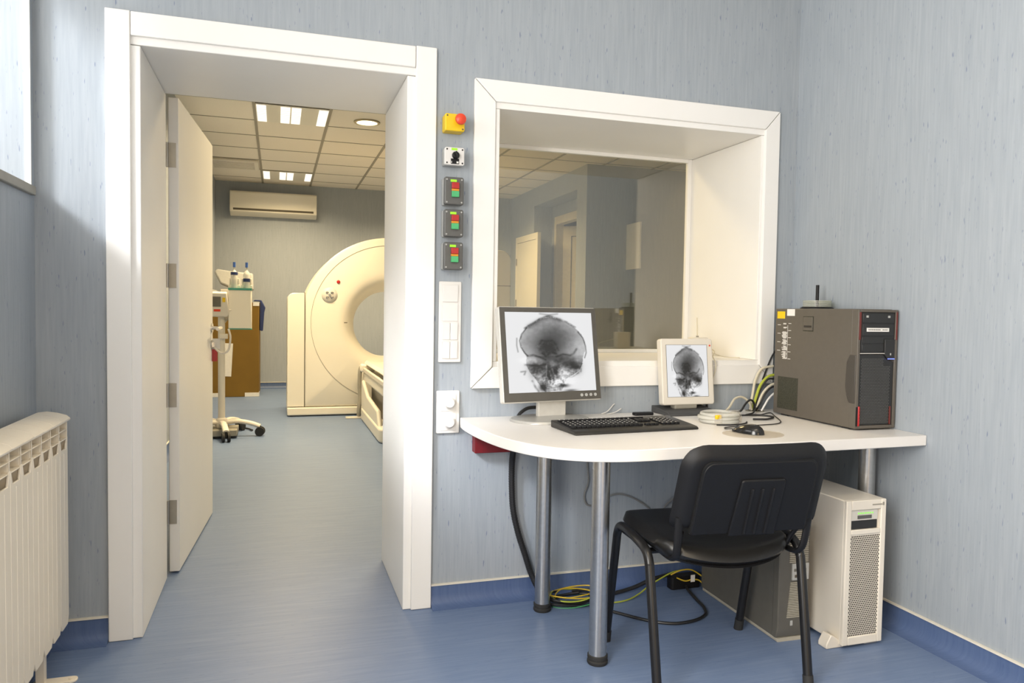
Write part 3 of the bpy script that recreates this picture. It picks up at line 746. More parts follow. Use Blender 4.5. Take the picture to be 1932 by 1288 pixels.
single('mouse_mat', prism(bmesh.new(), [(1.618+.112*math.cos(t), -.608+.09*math.sin(t)) for t in [2*math.pi*i/40 for i in range(40)]], 'z', .7503, .7522), 'gel', 'round clear mouse mat under the black mouse', 'mouse mat', (1.615, -.612, .75))
ms = thing('mouse', 'black glossy computer mouse on a clear mat', 'mouse', (1.612, -.585, .7525), math.radians(24))
bm = bmesh.new(); sphere(bm, (0, 0, 0), 1, (.032, .063, .031), seg=24)
for v in bm.verts:
    v.co.z = max(v.co.z, 0.0)*(1.0-.35*(v.co.y/.055))
    v.co.x *= 1-.12*(v.co.y/.055)
bmesh.ops.remove_doubles(bm, verts=bm.verts, dist=1e-5)
part('body', bm, 'glossblack', ms, local=True)
part('wheel', cyl(bmesh.new(), (-.004, .040, .013), (.004, .040, .013), .0075, seg=16), 'rubber', ms, local=True)
part('cord', tube(bmesh.new(), [(1.588, -.530, .758), (1.577, -.50, .7545), (1.60, -.468, .7535), (1.68, -.452, .7535), (1.76, -.445, .7535), (1.85, -.43, .7535), (1.91, -.377, .7535), (1.98, -.25, .7535), (2.03, -.15, .7535), (1.96, -.185, .7535), (1.90, -.207, .7535)], .0022, 6), 'cable', ms)

# ------------------------------------------------------------------ loose cables towards the grommet
GX, GY = 2.07, -.075
def cab(pts, r, m, lb, group='cables on the desk by the grommet'):
    single('cable', tube(bmesh.new(), pts, r, 8), m, lb, 'cable', pts[0], group=group)
cab([(1.79, -.16, .757), (1.83, -.17, .766), (1.88, -.15, .765), (1.93, -.115, .792), (1.975, -.085, .803), (2.005, -.068, .785), (2.010, -.062, .754)], .0045, 'cable', 'thick black cable arching from the tubing coil into the grommet')
cab([(1.83, -.11, .757), (1.87, -.085, .775), (1.91, -.062, .806), (1.955, -.050, .812), (1.99, -.052, .790), (2.004, -.055, .754)], .005, 'cablecream', 'cream cable arching over the black ones into the grommet')
cab([(1.80, -.20, .755), (1.87, -.215, .757), (1.93, -.22, .756), (1.955, -.27, .755), (1.89, -.32, .755), (1.83, -.31, .755)], .0038, 'cable', 'black cable looping flat on the desk beside the tubing coil')
cab([(1.88, -.19, .755), (1.93, -.165, .757), (1.97, -.125, .765), (2.00, -.09, .768), (2.012, -.07, .754)], .0036, 'cable', 'thin black cable running low into the grommet')
cab([(2.002, -.045, .754), (2.016, -.04, .82), (2.034, -.035, .89), (2.065, -.035, .935), (2.12, -.04, .947)], .0055, 'cablecream', 'cream cable rising highest from the grommet to the tower')
cab([(2.010, -.052, .754), (2.026, -.052, .81), (2.048, -.052, .865), (2.085, -.055, .902), (2.125, -.06, .910)], .006, 'cablegreen', 'yellow-green cable rising from the grommet to the tower')
cab([(2.020, -.065, .754), (2.034, -.068, .80), (2.056, -.07, .84), (2.088, -.073, .866), (2.125, -.075, .875)], .0055, 'cablecream', 'cream cable bending from the grommet to the middle of the tower')
cab([(2.032, -.085, .754), (2.045, -.09, .78), (2.062, -.093, .808), (2.09, -.095, .832), (2.12, -.095, .84)], .0045, 'plastic_white', 'white cable bending lowest from the grommet to the tower')
cab([(2.016, -.068, .754), (2.028, -.085, .79), (2.048, -.088, .83), (2.08, -.09, .858), (2.12, -.09, .862)], .004, 'cable', 'black cable rising between the pale ones behind the tower')
cab([(2.024, -.058, .754), (2.040, -.050, .82), (2.068, -.068, .886), (2.10, -.072, .893), (2.13, -.075, .893)], .004, 'cable', 'black cable bending high between the pale ones behind the tower')
cab([(2.075, -.028, .885), (2.095, -.026, .93), (2.12, -.026, .985), (2.15, -.026, 1.03)], .0035, 'cable', 'black cable slanting up beside the window casing to the tower')

# ------------------------------------------------------------------ dark computer tower
TX0, TX1, TY0, TY1, TZ0, TZ1 = 2.047, 2.231, -.625, -.145, .7505, 1.203
tw = thing('computer_tower', 'dark computer tower with black mesh front and red trim on the desk', 'computer', ((TX0+TX1)/2, -.38, .75))
part('case', B(TX0, TX1, TY0+.03, TY1, TZ0+.006, TZ1), 'tower', tw, .003)
poly = [(TY0+.032, TZ0+.006), (TY0+.004, TZ0+.006), (TY0, TZ0+.16), (TY0, TZ1-.003), (TY0+.032, TZ1-.001)]
part('front_frame', boxes((TX0, TX0+.012, TY0, TY0+.032, TZ0+.006, TZ1-.002), (TX1-.012, TX1, TY0, TY0+.032, TZ0+.006, TZ1-.002), (TX0+.012, TX1-.012, TY0, TY0+.032, TZ1-.012, TZ1-.002), (TX0+.012, TX1-.012, TY0, TY0+.032, TZ0+.006, TZ0+.018)), 'tower', tw, .002)
fx0, fx1 = TX0+.012, TX1-.012
part('drive_panel', B(fx0+.006, fx1, TY0+.004, TY0+.03, TZ1-.165, TZ1-.012), 'towerblack', tw, .002)
part('optical_drive', boxes((fx0+.010, fx1-.004, TY0+.001, TY0+.006, TZ1-.052, TZ1-.016)), 'towerblack', tw, .0015)
part('drive_button', boxes((fx0+.024, fx0+.033, TY0-.001, TY0+.002, TZ1-.032, TZ1-.024), (fx1-.036, fx1-.027, TY0-.001, TY0+.002, TZ1-.032, TZ1-.024)), 'lightgrey', tw)
part('drive_bay', boxes((fx0+.010, fx1-.004, TY0+.001, TY0+.006, TZ1-.100, TZ1-.056), (fx0+.010, fx1-.05, TY0+.002, TY0+.006, TZ1-.128, TZ1-.104), (fx0+.010, fx1-.05, TY0+.002, TY0+.006, TZ1-.158, TZ1-.132)), 'towerblack', tw, .0015)
part('label', B(fx0+.027, fx1-.030, TY0-.0002, TY0+.0011, TZ1-.084, TZ1-.070), 'paper', tw)
part('label_print', boxes(*[(fx0+.034+.0082*k, fx0+.034+.0082*k+.006, TY0-.0005, TY0-.0001, TZ1-.0785, TZ1-.0755) for k in range(11) if k != 7]), 'hole', tw)
part('silver_strip', B(fx0, fx1-.047, TY0-.001, TY0+.004, TZ1-.1665, TZ1-.164), 'monsilver', tw)
part('power_panel', prism(bmesh.new(), [(fx1-.048, TZ1-.112), (fx1-.002, TZ1-.112), (fx1-.002, TZ1-.184), (fx1-.035, TZ1-.184), (fx1-.048, TZ1-.17)], 'y', TY0-.002, TY0+.02), 'towerblack', tw, .0015)
part('power_button', boxes((fx1-.024, fx1-.019, TY0-.0026, TY0-.0019, TZ1-.172, TZ1-.164)), 'lightgrey', tw)
part('blue_light', boxes((fx1-.034, fx1-.003, TY0-.003, TY0-.0015, TZ1-.187, TZ1-.1845)), 'led', tw)
part('grille', prism(bmesh.new(), [(fx0+.002, TZ0+.02), (fx1-.002, TZ0+.02), (fx1, TZ1-.20), (fx1-.035, TZ1-.188), (fx1-.05, TZ1-.17), (fx0, TZ1-.17), (fx0, TZ0+.05)], 'y', TY0+.004, TY0+.03), 'towerblack', tw)
bm = bmesh.new()
for j in range(42):
    for i in range(19):
        x = fx0+.012+.0072*i+(.0036 if j % 2 else 0); z = TZ0+.028+.0058*j
        if x < fx1-.016 and not (x > fx1-.05 and z > TZ1-.21): cyl(bm, (x, TY0+.0042, z), (x, TY0+.0030, z), .0021, seg=6)
part('grille_mesh', bm, 'greybox', tw, smooth=False)
part('side_scoop', prism(bmesh.new(), [(TY0+.036, TZ1-.172), (TY0+.052, TZ1-.20), (TY0+.056, TZ0+.16), (TY0+.044, TZ0+.115), (TY0+.034, TZ0+.10), (TY0+.006, TZ0+.10), (TY0+.006, TZ1-.172)], 'x', TX0-.0025, TX0+.004), 'scoop', tw, .002)
part('red_trim', boxes((TX0+.004, TX0+.013, TY0-.001, TY0+.009, TZ1-.115, TZ1-.012), (TX1-.010, TX1-.003, TY0-.0015, TY0+.008, TZ1-.115, TZ1-.010)), 'trimred', tw, .001)
part('red_trim', boxes((TX0+.010, TX0+.018, TY0-.003, TY0+.006, TZ0+.016, TZ0+.090),), 'red', tw, .002)
part('red_trim', boxes((TX1-.026, TX1-.022, TY0-.001, TY0+.006, TZ0+.02, TZ0+.088)), 'trimred', tw, .001)
part('trim_slot', boxes((TX0+.001, TX0+.010, TY0-.001, TY0+.006, TZ0+.016, TZ0+.088)), 'gap', tw)
part('foot', boxes((TX0+.01, TX0+.04, TY0+.04, TY0+.08, TZ0-.0003, TZ0+.007), (TX1-.04, TX1-.01, TY0+.04, TY0+.08, TZ0-.0003, TZ0+.007), (TX0+.01, TX0+.04, TY1-.08, TY1-.04, TZ0-.0003, TZ0+.007), (TX1-.04, TX1-.01, TY1-.08, TY1-.04, TZ0-.0003, TZ0+.007)), 'rubber', tw)
xs = TX0-.0006
def stk(y0, y1, z0, z1, t=.0006): return (xs-t+.0006, TX0+.0002, y0, y1, z0, z1)
part('yellow_sticker', boxes(stk(TY1-.062, TY1-.012, TZ1-.042, TZ1-.012)), 'yellow', tw)
part('white_sticker', boxes(stk(TY1-.124, TY1-.075, TZ1-.030, TZ1-.002)), 'paper', tw)
bm = bmesh.new(); rnd = random.Random(4)
for k in range(46):
    z = TZ1-.062-.0033*k; c = TY1-.058
    if rnd.random() < .75: box(bm, *stk(c-.012-rnd.random()*.012, c+.014*rnd.random(), z-.0011, z+.0011))
    if k % 9 == 0: box(bm, *stk(c-.045, c-.028, z-.001, z+.001))
    if k % 11 == 2: box(bm, *stk(c+.022, c+.042, z-.001, z+.001))
box(bm, *stk(c-.024, c-.0225, TZ1-.21, TZ1-.07))
part('printed_diagram', bm, 'paper', tw)
part('latch_frame', boxes((TX0-.0012, TX0, TY1-.238, TY1-.177, TZ1-.091, TZ1-.031)), 'vent', tw)
part('latch', boxes((TX0-.003, TX0, TY1-.235, TY1-.18, TZ1-.088, TZ1-.034)), 'tower', tw, .001)
part('latch_slot', boxes((TX0-.0036, TX0-.0028, TY1-.230, TY1-.185, TZ1-.076, TZ1-.068)), 'hole', tw)
bm = bmesh.new()
box(bm, TX0-.0012, TX0, TY1-.155, TY1-.028, TZ0+.03, TZ0+.165)
part('side_vent', bm, 'vent', tw)
# stack of discs on its spindle, on the tower
sp_ = thing('disc_spindle', 'stack of clear discs on a black spindle standing on the tower', 'disc spindle', (2.155, -.27, TZ1))
c = (2.155, -.27, 0)
part('base', lathe(bmesh.new(), [(0, TZ1+.0005), (.066, TZ1+.0005), (.066, TZ1+.004), (.058, TZ1+.009), (0, TZ1+.009)], c, 'z', 40), 'black', sp_)
bm = bmesh.new()
for k in range(6): lathe(bm, [(.011, TZ1+.0095+.0045*k), (.056, TZ1+.0095+.0045*k), (.056, TZ1+.0125+.0045*k), (.011, TZ1+.0125+.0045*k)], c, 'z', 40)
part('discs', bm, 'discs', sp_)
part('spindle', cyl(bmesh.new(), (2.155, -.27, TZ1+.005), (2.155, -.27, TZ1+.10), .0068, seg=16), 'black', sp_)

# ------------------------------------------------------------------ chair; local: faces +y (towards the desk)
ch = thing('visitor_chair', 'black visitor chair with padded seat and plastic shell back at the desk', 'chair', (1.372, -.70, 0), math.radians(-4.5))
def cp(name, bm, m, **k): return part(name, bm, m, ch, local=True, **k)
HX = .262
for s, nm in ((-1, 'l'), (1, 'r')):
    x = s*HX
    leg_f = [(x, .212, .012), (x, .134, .375), (x, .126, .412), (x, .110, .440), (x, .082, .453), (x, .04, .455), (x, .0, .452)]
    leg_r = [(x-.014*(s > 0), -.235, .012), (x, -.158, .365), (x, -.150, .398), (x, -.134, .425), (x, -.106, .440), (x, -.06, .447), (x, -.0, .452)]
    for L_ in (leg_f, leg_r):
        lg = cp('leg', tube(bmesh.new(), L_, .0148, 14, 6), 'blackmetal')
        f = Vector(L_[0]); d = (Vector(L_[1])-f).normalized()
        o = part('foot_cap', cyl(bmesh.new(), f-d*.0115, f+d*.03, .017, .0165, 16), 'rubber', lg, local=True)
for y, z in ((.075, .418), (-.060, .412)):
    cp('cross_bar', tube(bmesh.new(), [(-HX+.004, y, z+.022), (-HX+.03, y, z), (HX-.03, y, z), (HX-.004, y, z+.022)], .010, 10, 3, smooth=False), 'blackmetal')
# seat: padded cushion with a saddle sag and a rounded rear lip
def seat_mesh(z_of, t, inset=0.0):
    bm = bmesh.new(); N, K = 28, 22; top = {}; bot = {}
    for i in range(N+1):
        for j in range(K+1):
            u = i/N*2-1; v = j/K*2-1
            # squircle mapping of the square to a rounded outline
            a = .235-inset; ex = abs(u)**6; ey = abs(v)**6
            k = 1-.055*(abs(u)**4)*(abs(v)**4)*2
            x = u*a*k; y = .022+v*(.195-inset)*k
            if v < 0: y -= .062*(1-u*u)*v*v
            e = max(abs(u), abs(v)); r = (1-max(0, (e-.82)/.18)**2)**.5 if e < 1 else 0
            zc = z_of(u, v)
            top[i, j] = bm.verts.new((x, y, zc+t*.5*r)); bot[i, j] = top[i, j] if e >= .9999 else bm.verts.new((x, y, zc-t*.5*r))
    fs = []
    for i in range(N):
        for j in range(K):
            fs.append(bm.faces.new((top[i, j], top[i+1, j], top[i+1, j+1], top[i, j+1])))
            q = (bot[i, j], bot[i, j+1], bot[i+1, j+1], bot[i+1, j])
            if len({v for v in q}) == 4 and {v for v in q} != {top[i, j], top[i+1, j], top[i+1, j+1], top[i, j+1]}: fs.append(bm.faces.new(q))
    bmesh.ops.recalc_face_normals(bm, faces=fs)
    return bm
zof = lambda u, v: .452-.030*(1-u*u)*(1 if v < 0 else 1-.6*v)*(.5-.5*v)-.004*v*v
cp('seat', seat_mesh(zof, .060), 'leather', angle=60)
cp('seat_pan', seat_mesh(lambda u, v: zof(u, v)-.020, .022, .008), 'black', angle=60)
# backrest: local frame (x, up) tilted back
bt = Matrix.Translation((.033, -.178, .520)) @ Matrix.Rotation(math.radians(18), 4, 'X')
def bp_(name, bm, m, parent=None, **k):
    bm.transform(bt); return part(name, bm, m, parent or ch, local=True, **k)
def padded(w0, w1, h, t, rb, rt, y0, bulge):
    """rounded slab in xz, faces subdivided so it can curve; w0 bottom width, w1 top width"""
    bm = bmesh.new(); N, K = 26, 16; F, Bk = {}, {}
    for i in range(N+1):
        for j in range(K+1):
            u = i/N*2-1; v = j/K; e = 1.0
            w = (w0+(w1-w0)*v)/2; x = u*w; z = v*h
            # pull corners in to radius
            r = rt if v > .5 else rb
            cx, cz = w-r, (h-r if v > .5 else r)
            dx, dz = abs(x)-cx, (z-cz if v > .5 else cz-z)
            if dx > 0 and dz > 0:
                m_ = max(dx, dz); q = math.hypot(dx, dz); k = m_/q
                x = math.copysign(cx+dx*k, x); z = cz+dz*k if v > .5 else cz-dz*k
            ed = min(1-abs(u), min(v, 1-v)*1.0*h/w); rr = math.sqrt(max(0, 1-(1-min(1, ed/.14))**2))
            yb = y0-bulge*(1-u*u)
            F[i, j] = bm.verts.new((x, yb-t/2*rr, z)); Bk[i, j] = F[i, j] if ed < 1e-6 else bm.verts.new((x, yb+t/2*rr, z))
    fs = []
    for i in range(N):
        for j in range(K):
            a = (F[i, j], F[i+1, j], F[i+1, j+1], F[i, j+1]); b = (Bk[i, j], Bk[i, j+1], Bk[i+1, j+1], Bk[i+1, j])
            fs.append(bm.faces.new(a))
            if set(a) != set(b): fs.append(bm.faces.new(b))
    bmesh.ops.recalc_face_normals(bm, faces=fs)
    return bm
shell = bp_('backrest', padded(.503, .490, .286, .058, .03, .075, 0, .012), 'black', angle=60)
def panel(w0, w1, z0, z1, r, y0, y1, bulge):
    """raised panel with slight sideways curve, sides subdivided"""
    pts = []
    base = rrect(-1, 1, 0, 1, (.02, .02, .16, .16), 6)
    poly = [(a*(w0+(w1-w0)*b)/2, z0+(z1-z0)*b) for a, b in base]
    bm = prism(bmesh.new(), poly, 'y', y0, y1)
    return bm
bp_('groove', panel(.396, .384, .0, .246, .02, -.0405, -.030, 0), 'gap', shell)
bp_('back_panel', panel(.388, .376, -.004, .242, .02, -.0425, -.030, 0), 'black', shell, bevel=.003)
bp_('lumbar_panel', prism(bmesh.new(), [(-.075+.02, .186), (.079, .186), (.086, .18), (.086, -.01), (-.072, -.01), (-.062, .18)], 'y', -.050, -.040), 'black', shell, bevel=.006, seg=3)
bm = bmesh.new()
for x in (-.022, .012, .048): tube(bm, [(x, -.0498, .155), (x, -.0505, .14), (x, -.0505, .0)], .005, 8, 3)
bp_('rib', bm, 'black', shell)
# flat supports from under the seat into the shell
for s in (-1, 1):
    pts = [(s*.212+.02, .02, .422), (s*.212+.02, -.13, .416), (s*.215+.022, -.178, .425), (s*.218+.024, -.198, .46), (s*.222+.026, -.212, .56)]
    bm = tube(bmesh.new(), pts, .0135, 12, 6, flat=.6)
    cp('back_support', bm, 'black')
    cp('support_bracket', tube(bmesh.new(), [(s*.190+.02, -.150, .44), (s*.198+.022, -.168, .478), (s*.205+.025, -.186, .508)], .012, 10, 4, flat=.6), 'black')

# ------------------------------------------------------------------ equipment under the desk
sv = thing('server_tower', 'ivory server tower with perforated front standing under the desk', 'computer', (1.985, -.5, 0))
sx0, sx1, sy0, sy1, sz0, sz1 = 1.902, 2.074, -.76, -.20, .012, .528
part('case', B(sx0, sx1, sy0+.012, sy1, sz0, sz1), 'server', sv, .004)
part('front_frame', boxes((sx0, sx0+.022, sy0, sy0+.014, sz0, sz1), (sx1-.022, sx1, sy0, sy0+.014, sz0, sz1), (sx0+.022, sx1-.022, sy0, sy0+.014, sz0, sz0+.03), (sx0+.022, sx1-.022, sy0, sy0+.014, sz1-.035, sz1), (sx0+.022, sx1-.022, sy0, sy0+.014, sz1-.122, sz1-.104)), 'server', sv, .003)
part('control_panel', B(sx0+.022, sx1-.034, sy0+.004, sy0+.013, sz1-.072, sz1-.036), 'monsilver', sv, .001)
part('drive_slot', B(sx0+.022, sx1-.034, sy0+.006, sy0+.013, sz1-.103, sz1-.073), 'towerblack', sv, .001)
part('key_strip', boxes((sx0+.05, sx1-.062, sy0+.002, sy0+.005, sz1-.066, sz1-.054)), 'greybox', sv)
part('status_light', boxes(*[(sx0+.052+.010*k, sx0+.057+.010*k, sy0+.0025, sy0+.005, sz1-.049, sz1-.044) for k in range(7)]), 'ledgreen', sv)
part('emblem', boxes((sx1-.062, sx1-.02, sy0-.0006, sy0+.001, sz1-.020, sz1-.0155), (sx1-.018, sx1-.010, sy0-.0006, sy0+.001, sz1-.022, sz1-.0105)), 'grey', sv)
part('grille', B(sx0+.021, sx1-.021, sy0+.004, sy0+.012, sz0+.028, sz1-.12), 'server', sv)
bm = bmesh.new()
for j in range(52):
    for i in range(18):
        x = sx0+.0262+.0078*i+(.0039 if j % 2 else 0); z = sz0+.034+.00692*j
        if x < sx1-.024: cyl(bm, (x, sy0+.0045, z), (x, sy0+.0035, z), .0030, seg=6)
part('grille_holes', bm, 'hole', sv, smooth=False)
for x0, x1 in ((sx0-.052, sx0+.02), (sx1-.06, sx1-.004)):
    s = 1 if x0 > 1.95 else -1
    P_ = [(x0, .0005), (x1, .0005), (x1, .016), (x0+.03, .045), (x0+.018, .048), (x0, .016)] if s < 0 else [(x0, .0005), (x1, .0005), (x1, .0115), (x0, .0115)]
    for y in (-.72, -.30): part('stabiliser_foot', prism(bmesh.new(), P_, 'y', y-.022, y+.022), 'server', sv, .003)
up = thing('battery_unit', 'grey brown upright battery backup unit with louvred front under the desk', 'battery backup', (1.782, -.38, 0), math.radians(-1.5))
def u_(name, bm, m, **k): return part(name, bm, m, up, local=True, **k)
ux, uy0, uy1, uz = .063, -.275, .255, .425
u_('case', B(-ux+.002, ux-.002, uy0+.03, uy1, .014, uz), 'ups', bevel=.003)
u_('front_cover', prism(bmesh.new(), [(uy0+.034, .014), (uy0+.012, .014), (uy0, .05), (uy0, uz-.03), (uy0-.004, uz-.012), (uy0-.004, uz+.002), (uy0+.034, uz+.002)], 'x', -ux, ux), 'ups', bevel=.004)
bm = bmesh.new()
for k in range(17): box(bm, -.022, ux-.008, uy0-.003, uy0+.002, .29+.0068*k, .2935+.0068*k)
u_('upper_louvre', bm, 'upslight', smooth=False)
bm = bmesh.new()
for k in range(21): box(bm, -.028+.0006*k, ux-.012, uy0-.003, uy0+.002, .09+.0062*k, .0932+.0062*k)
u_('lower_louvre', bm, 'upslight', smooth=False)
u_('control_panel', B(-.012, ux-.006, uy0-.006, uy0+.002, .226, .286), 'lightgrey', bevel=.0015)
u_('display', B(-.006, ux-.018, uy0-.0068, uy0-.0055, .258, .268), 'screen')
u_('button', boxes((-.002, .008, uy0-.008, uy0-.0055, .236, .246), (.018, .028, uy0-.008, uy0-.0055, .236, .246)), 'seam')
u_('emblem', B(-.012, -.002, uy0-.001, uy0+.003, .060, .078), 'lightgrey')
u_('plinth', prism(bmesh.new(), rrect(-ux+.004, ux-.004, .0005, .014, .004), 'y', uy0+.008, uy1-.01), 'upslight')
cb = thing('conduit', 'ribbed black conduit hanging from the red socket box down to the floor', 'conduit', (.903, -.03, .62))
part('hose', tube(bmesh.new(), [(.899, -.055, .70), (.900, -.05, .62), (.903, -.028, .55), (.906, -.022, .46), (.914, -.02, .37), (.938, -.02, .27), (.968, -.022, .18), (.995, -.026, .10), (1.03, -.05, .030), (1.07, -.07, .014)], .0115, 12), 'cable', cb)
bm = bmesh.new()
P_ = spline([(.899, -.055, .70), (.900, -.05, .62), (.903, -.028, .55), (.906, -.022, .46), (.914, -.02, .37), (.938, -.02, .27), (.968, -.022, .18), (.995, -.026, .10), (1.03, -.05, .030), (1.07, -.07, .014)], 9)
for a, b in zip(P_[::1], P_[1::1]): cyl(bm, a, a+(b-a)*.5, .0125, seg=10)
part('ribs', bm, 'cable', cb)
# coil of earth leads by the first post
def loop(cx, cy, rx, ry, z, a0, a1, wob=0): return [(cx+rx*math.cos(t)+wob*math.sin(3*t), cy+ry*math.sin(t), z+.006*math.sin(2*t+a0)) for t in [a0+(a1-a0)*i/16 for i in range(17)]]
lc = thing('cable_coil', 'coil of black, yellow and green cables on the floor by the front post', 'cable', (1.135, -.10, 0))
for k, (m, r, rx, ry, z, a0) in enumerate((('cable', .0055, .105, .060, .008, 0), ('cable', .0055, .095, .050, .019, 1), ('cable', .005, .10, .058, .030, 2), ('cableyellow', .0028, .108, .062, .040, .5), ('cablegreen', .0028, .10, .066, .033, 2.5), ('cableyellow', .0026, .085, .045, .036, 4), ('cabledkgreen', .0028, .112, .066, .006, 3.3))):
    part('strand', tube(bmesh.new(), loop(1.135+.004*k, -.105, rx, ry, z, a0, a0+5.6, .004), r, 8, 3), m, lc)
single('power_strip', prism(bmesh.new(), rrect(1.60, 1.74, -.10, -.052, .012), 'z', .0006, .055), 'black', 'black power strip on the floor behind the battery unit', 'power strip', (1.67, -.076, 0), .003)
for i, (pts, r, m, lb) in enumerate((
    ([(1.66, -.115, .02), (1.655, -.14, .012), (1.640, -.23, .007), (1.625, -.31, .007), (1.59, -.375, .007), (1.52, -.412, .007), (1.43, -.415, .007), (1.35, -.365, .007), (1.27, -.27, .007), (1.20, -.19, .010)], .006, 'cable', 'thick black cable making a wide loop on the blue floor under the chair'),
    ([(1.61, -.07, .06), (1.52, -.07, .045), (1.43, -.075, .02), (1.34, -.085, .010), (1.26, -.10, .012), (1.22, -.11, .014)], .0085, 'cable', 'thick black cable running along the wall to the cable coil'),
    ([(1.66, -.075, .075), (1.60, -.085, .07), (1.50, -.10, .035), (1.44, -.12, .012), (1.37, -.155, .006), (1.30, -.165, .005), (1.23, -.15, .006)], .003, 'cablegreen', 'yellow-green earth lead running along the wall to the cable coil'),
    ([(1.60, -.09, .065), (1.64, -.10, .083), (1.69, -.10, .082), (1.73, -.105, .06), (1.755, -.125, .04)], .003, 'cableyellow', 'yellow lead bent over the top of the black power strip'),
    ([(1.62, -.105, .055), (1.655, -.115, .042), (1.69, -.115, .045), (1.72, -.118, .04), (1.74, -.13, .02)], .003, 'cableyellow', 'yellow lead hanging across the front of the black power strip'))):
    single('cable', tube(bmesh.new(), pts, r, 8), m, lb, 'cable', pts[0])
single('cable_tag', boxes((1.68, 1.70, -.119, -.1175, .036, .066)), 'paper', 'small white tag on the yellow leads by the power strip', 'tag', (1.69, -.118, .05))
for pts, lb in (([(1.245, -.012, .70), (1.238, -.012, .56), (1.245, -.012, .47), (1.228, -.012, .41), (1.24, -.012, .37), (1.28, -.012, .36)], 'thin grey cable dropping down the wall behind the front posts'),
                ([(1.28, -.012, .36), (1.33, -.012, .395), (1.39, -.012, .405), (1.46, -.012, .382), (1.53, -.012, .335), (1.57, -.012, .285), (1.60, -.012, .20)], 'thin grey cable drooping in an arch along the wall under the desk'),
                ([(1.60, -.02, .20), (1.583, -.02, .28), (1.60, -.02, .335), (1.65, -.02, .375), (1.72, -.02, .405), (1.80, -.02, .42)], 'grey cable arching up the wall behind the chair back')):
    single('cable', tube(bmesh.new(), pts, .0036, 8), 'cablegrey', lb, 'cable', pts[0])

# ------------------------------------------------------------------ scanner room
GY0 = 5.475; GXC, GZC = 1.205, 1.0
gt = thing('scanner_gantry', 'cream ring shaped scanner gantry with a large round bore', 'scanner', (GXC, GY0+.45, 0))
PX0 = .105; PX1 = 2*GXC-PX0; SX0 = .287; SX1 = 2*GXC-SX0; BZ = .10; GD = .82
# front cover: polar rings from the outline through the bore
def outline(t):
    c, s = math.cos(t), math.sin(t); best = .965
    if c > 1e-6: best2 = (SX1-GXC)/c
    elif c < -1e-6: best2 = (SX0-GXC)/c
    else: best2 = 9
    r = min(best, best2) if s > -.2 else best2
    if s < 0: r = min(best2, (BZ-GZC)/s) if s < -1e-6 else best2
    return r
TH = sorted({2*math.pi*i/128 for i in range(128)} | {math.atan2(BZ-GZC, SX1-GXC) % (2*math.pi), math.atan2(BZ-GZC, SX0-GXC) % (2*math.pi), math.acos((SX1-GXC)/.965), math.pi-math.acos((SX1-GXC)/.965)})
rings = []
bm = bmesh.new()
def ring(rf, y): return [bm.verts.new((GXC+rf(t)*math.cos(t), y, GZC+rf(t)*math.sin(t))) for t in TH]
seq = [(lambda t: outline(t)-.0, GY0+GD), (lambda t: outline(t), GY0+.03), (lambda t: outline(t)-.008, GY0+.008), (lambda t: outline(t)-.03, GY0)]
seq += [(lambda t, r=r: min(r, outline(t)-.035), GY0+y) for r, y in ((.58, 0), (.53, .006), (.48, .03), (.44, .075), (.41, .14), (.39, .22), (.378, .30), (.375, .40), (.378, .55), (.41, .68), (.48, .78), (.56, GD))]
R_ = [ring(a, b) for a, b in seq]
fs = []
for k in range(len(R_)):
    A, C_ = R_[k], R_[(k+1) % len(R_)]
    for i in range(len(TH)): fs.append(bm.faces.new((A[i], A[(i+1) % len(TH)], C_[(i+1) % len(TH)], C_[i])))
bmesh.ops.recalc_face_normals(bm, faces=fs)
part('front_cover', bm, 'gantry', gt, angle=50)
sm = [(GXC+.858*math.cos(t), GY0-.0008, GZC+.02+.858*math.sin(t)) for t in [2*math.pi*i/96 for i in range(96)]]
part('cover_seam', tube(bmesh.new(), sm, .0045, 6, 1, True, flat=.4), 'grey', gt)
for x0, x1, ro in ((PX0, SX0-.006, (0, 0, .0, .07)), (SX1+.006, PX1, (0, 0, .07, 0))):
    part('side_cover', prism(bmesh.new(), rrect(x0, x1, BZ+.006, 1.335, ro, 8), 'y', GY0+.01, GY0+GD-.02), 'gantry', gt, .012, 3)
part('side_seam', boxes((SX0-.007, SX0+.001, GY0+.016, GY0+.1, BZ, 1.34), (SX1-.001, SX1+.007, GY0+.016, GY0+.1, BZ, 1.34)), 'seam', gt)
part('plinth', B(PX0, PX1, GY0-.02, GY0+GD, .012, BZ-.003), 'gantry', gt, .012, 3)
part('plinth_shadow_gap', B(PX0+.03, PX1-.03, GY0+.02, GY0+GD-.03, 0.0005, .02), 'seam', gt)
bm = lathe(bmesh.new(), [(0, GY0-.03), (.058, GY0-.022), (.084, GY0-.004), (.088, GY0+.004), (0, GY0+.004)], (.543, 0, 1.318), 'y', 28); part('control_pad', bm, 'monsilver', gt)
bm = bmesh.new()
for a in range(4):
    t = math.pi/4+a*math.pi/2; lathe(bm, [(0, GY0-.034), (.014, GY0-.03), (.016, GY0-.02), (0, GY0-.02)], (.543+.036*math.cos(t), 0, 1.318+.036*math.sin(t)), 'y', 14)
cyl(bm, (.543, GY0-.036, 1.318), (.543, GY0-.02, 1.318), .014, seg=14); part('pad_button', bm, 'chrome', gt)
part('stop_button', lathe(bmesh.new(), [(0, GY0-.014), (.016, GY0-.011), (.02, GY0), (0, GY0)], (.637, 0, 1.463), 'y', 18), 'red', gt)
part('emblem', B(.70, .735, GY0-.002, GY0+.001, 1.014, 1.024), 'seam', gt)

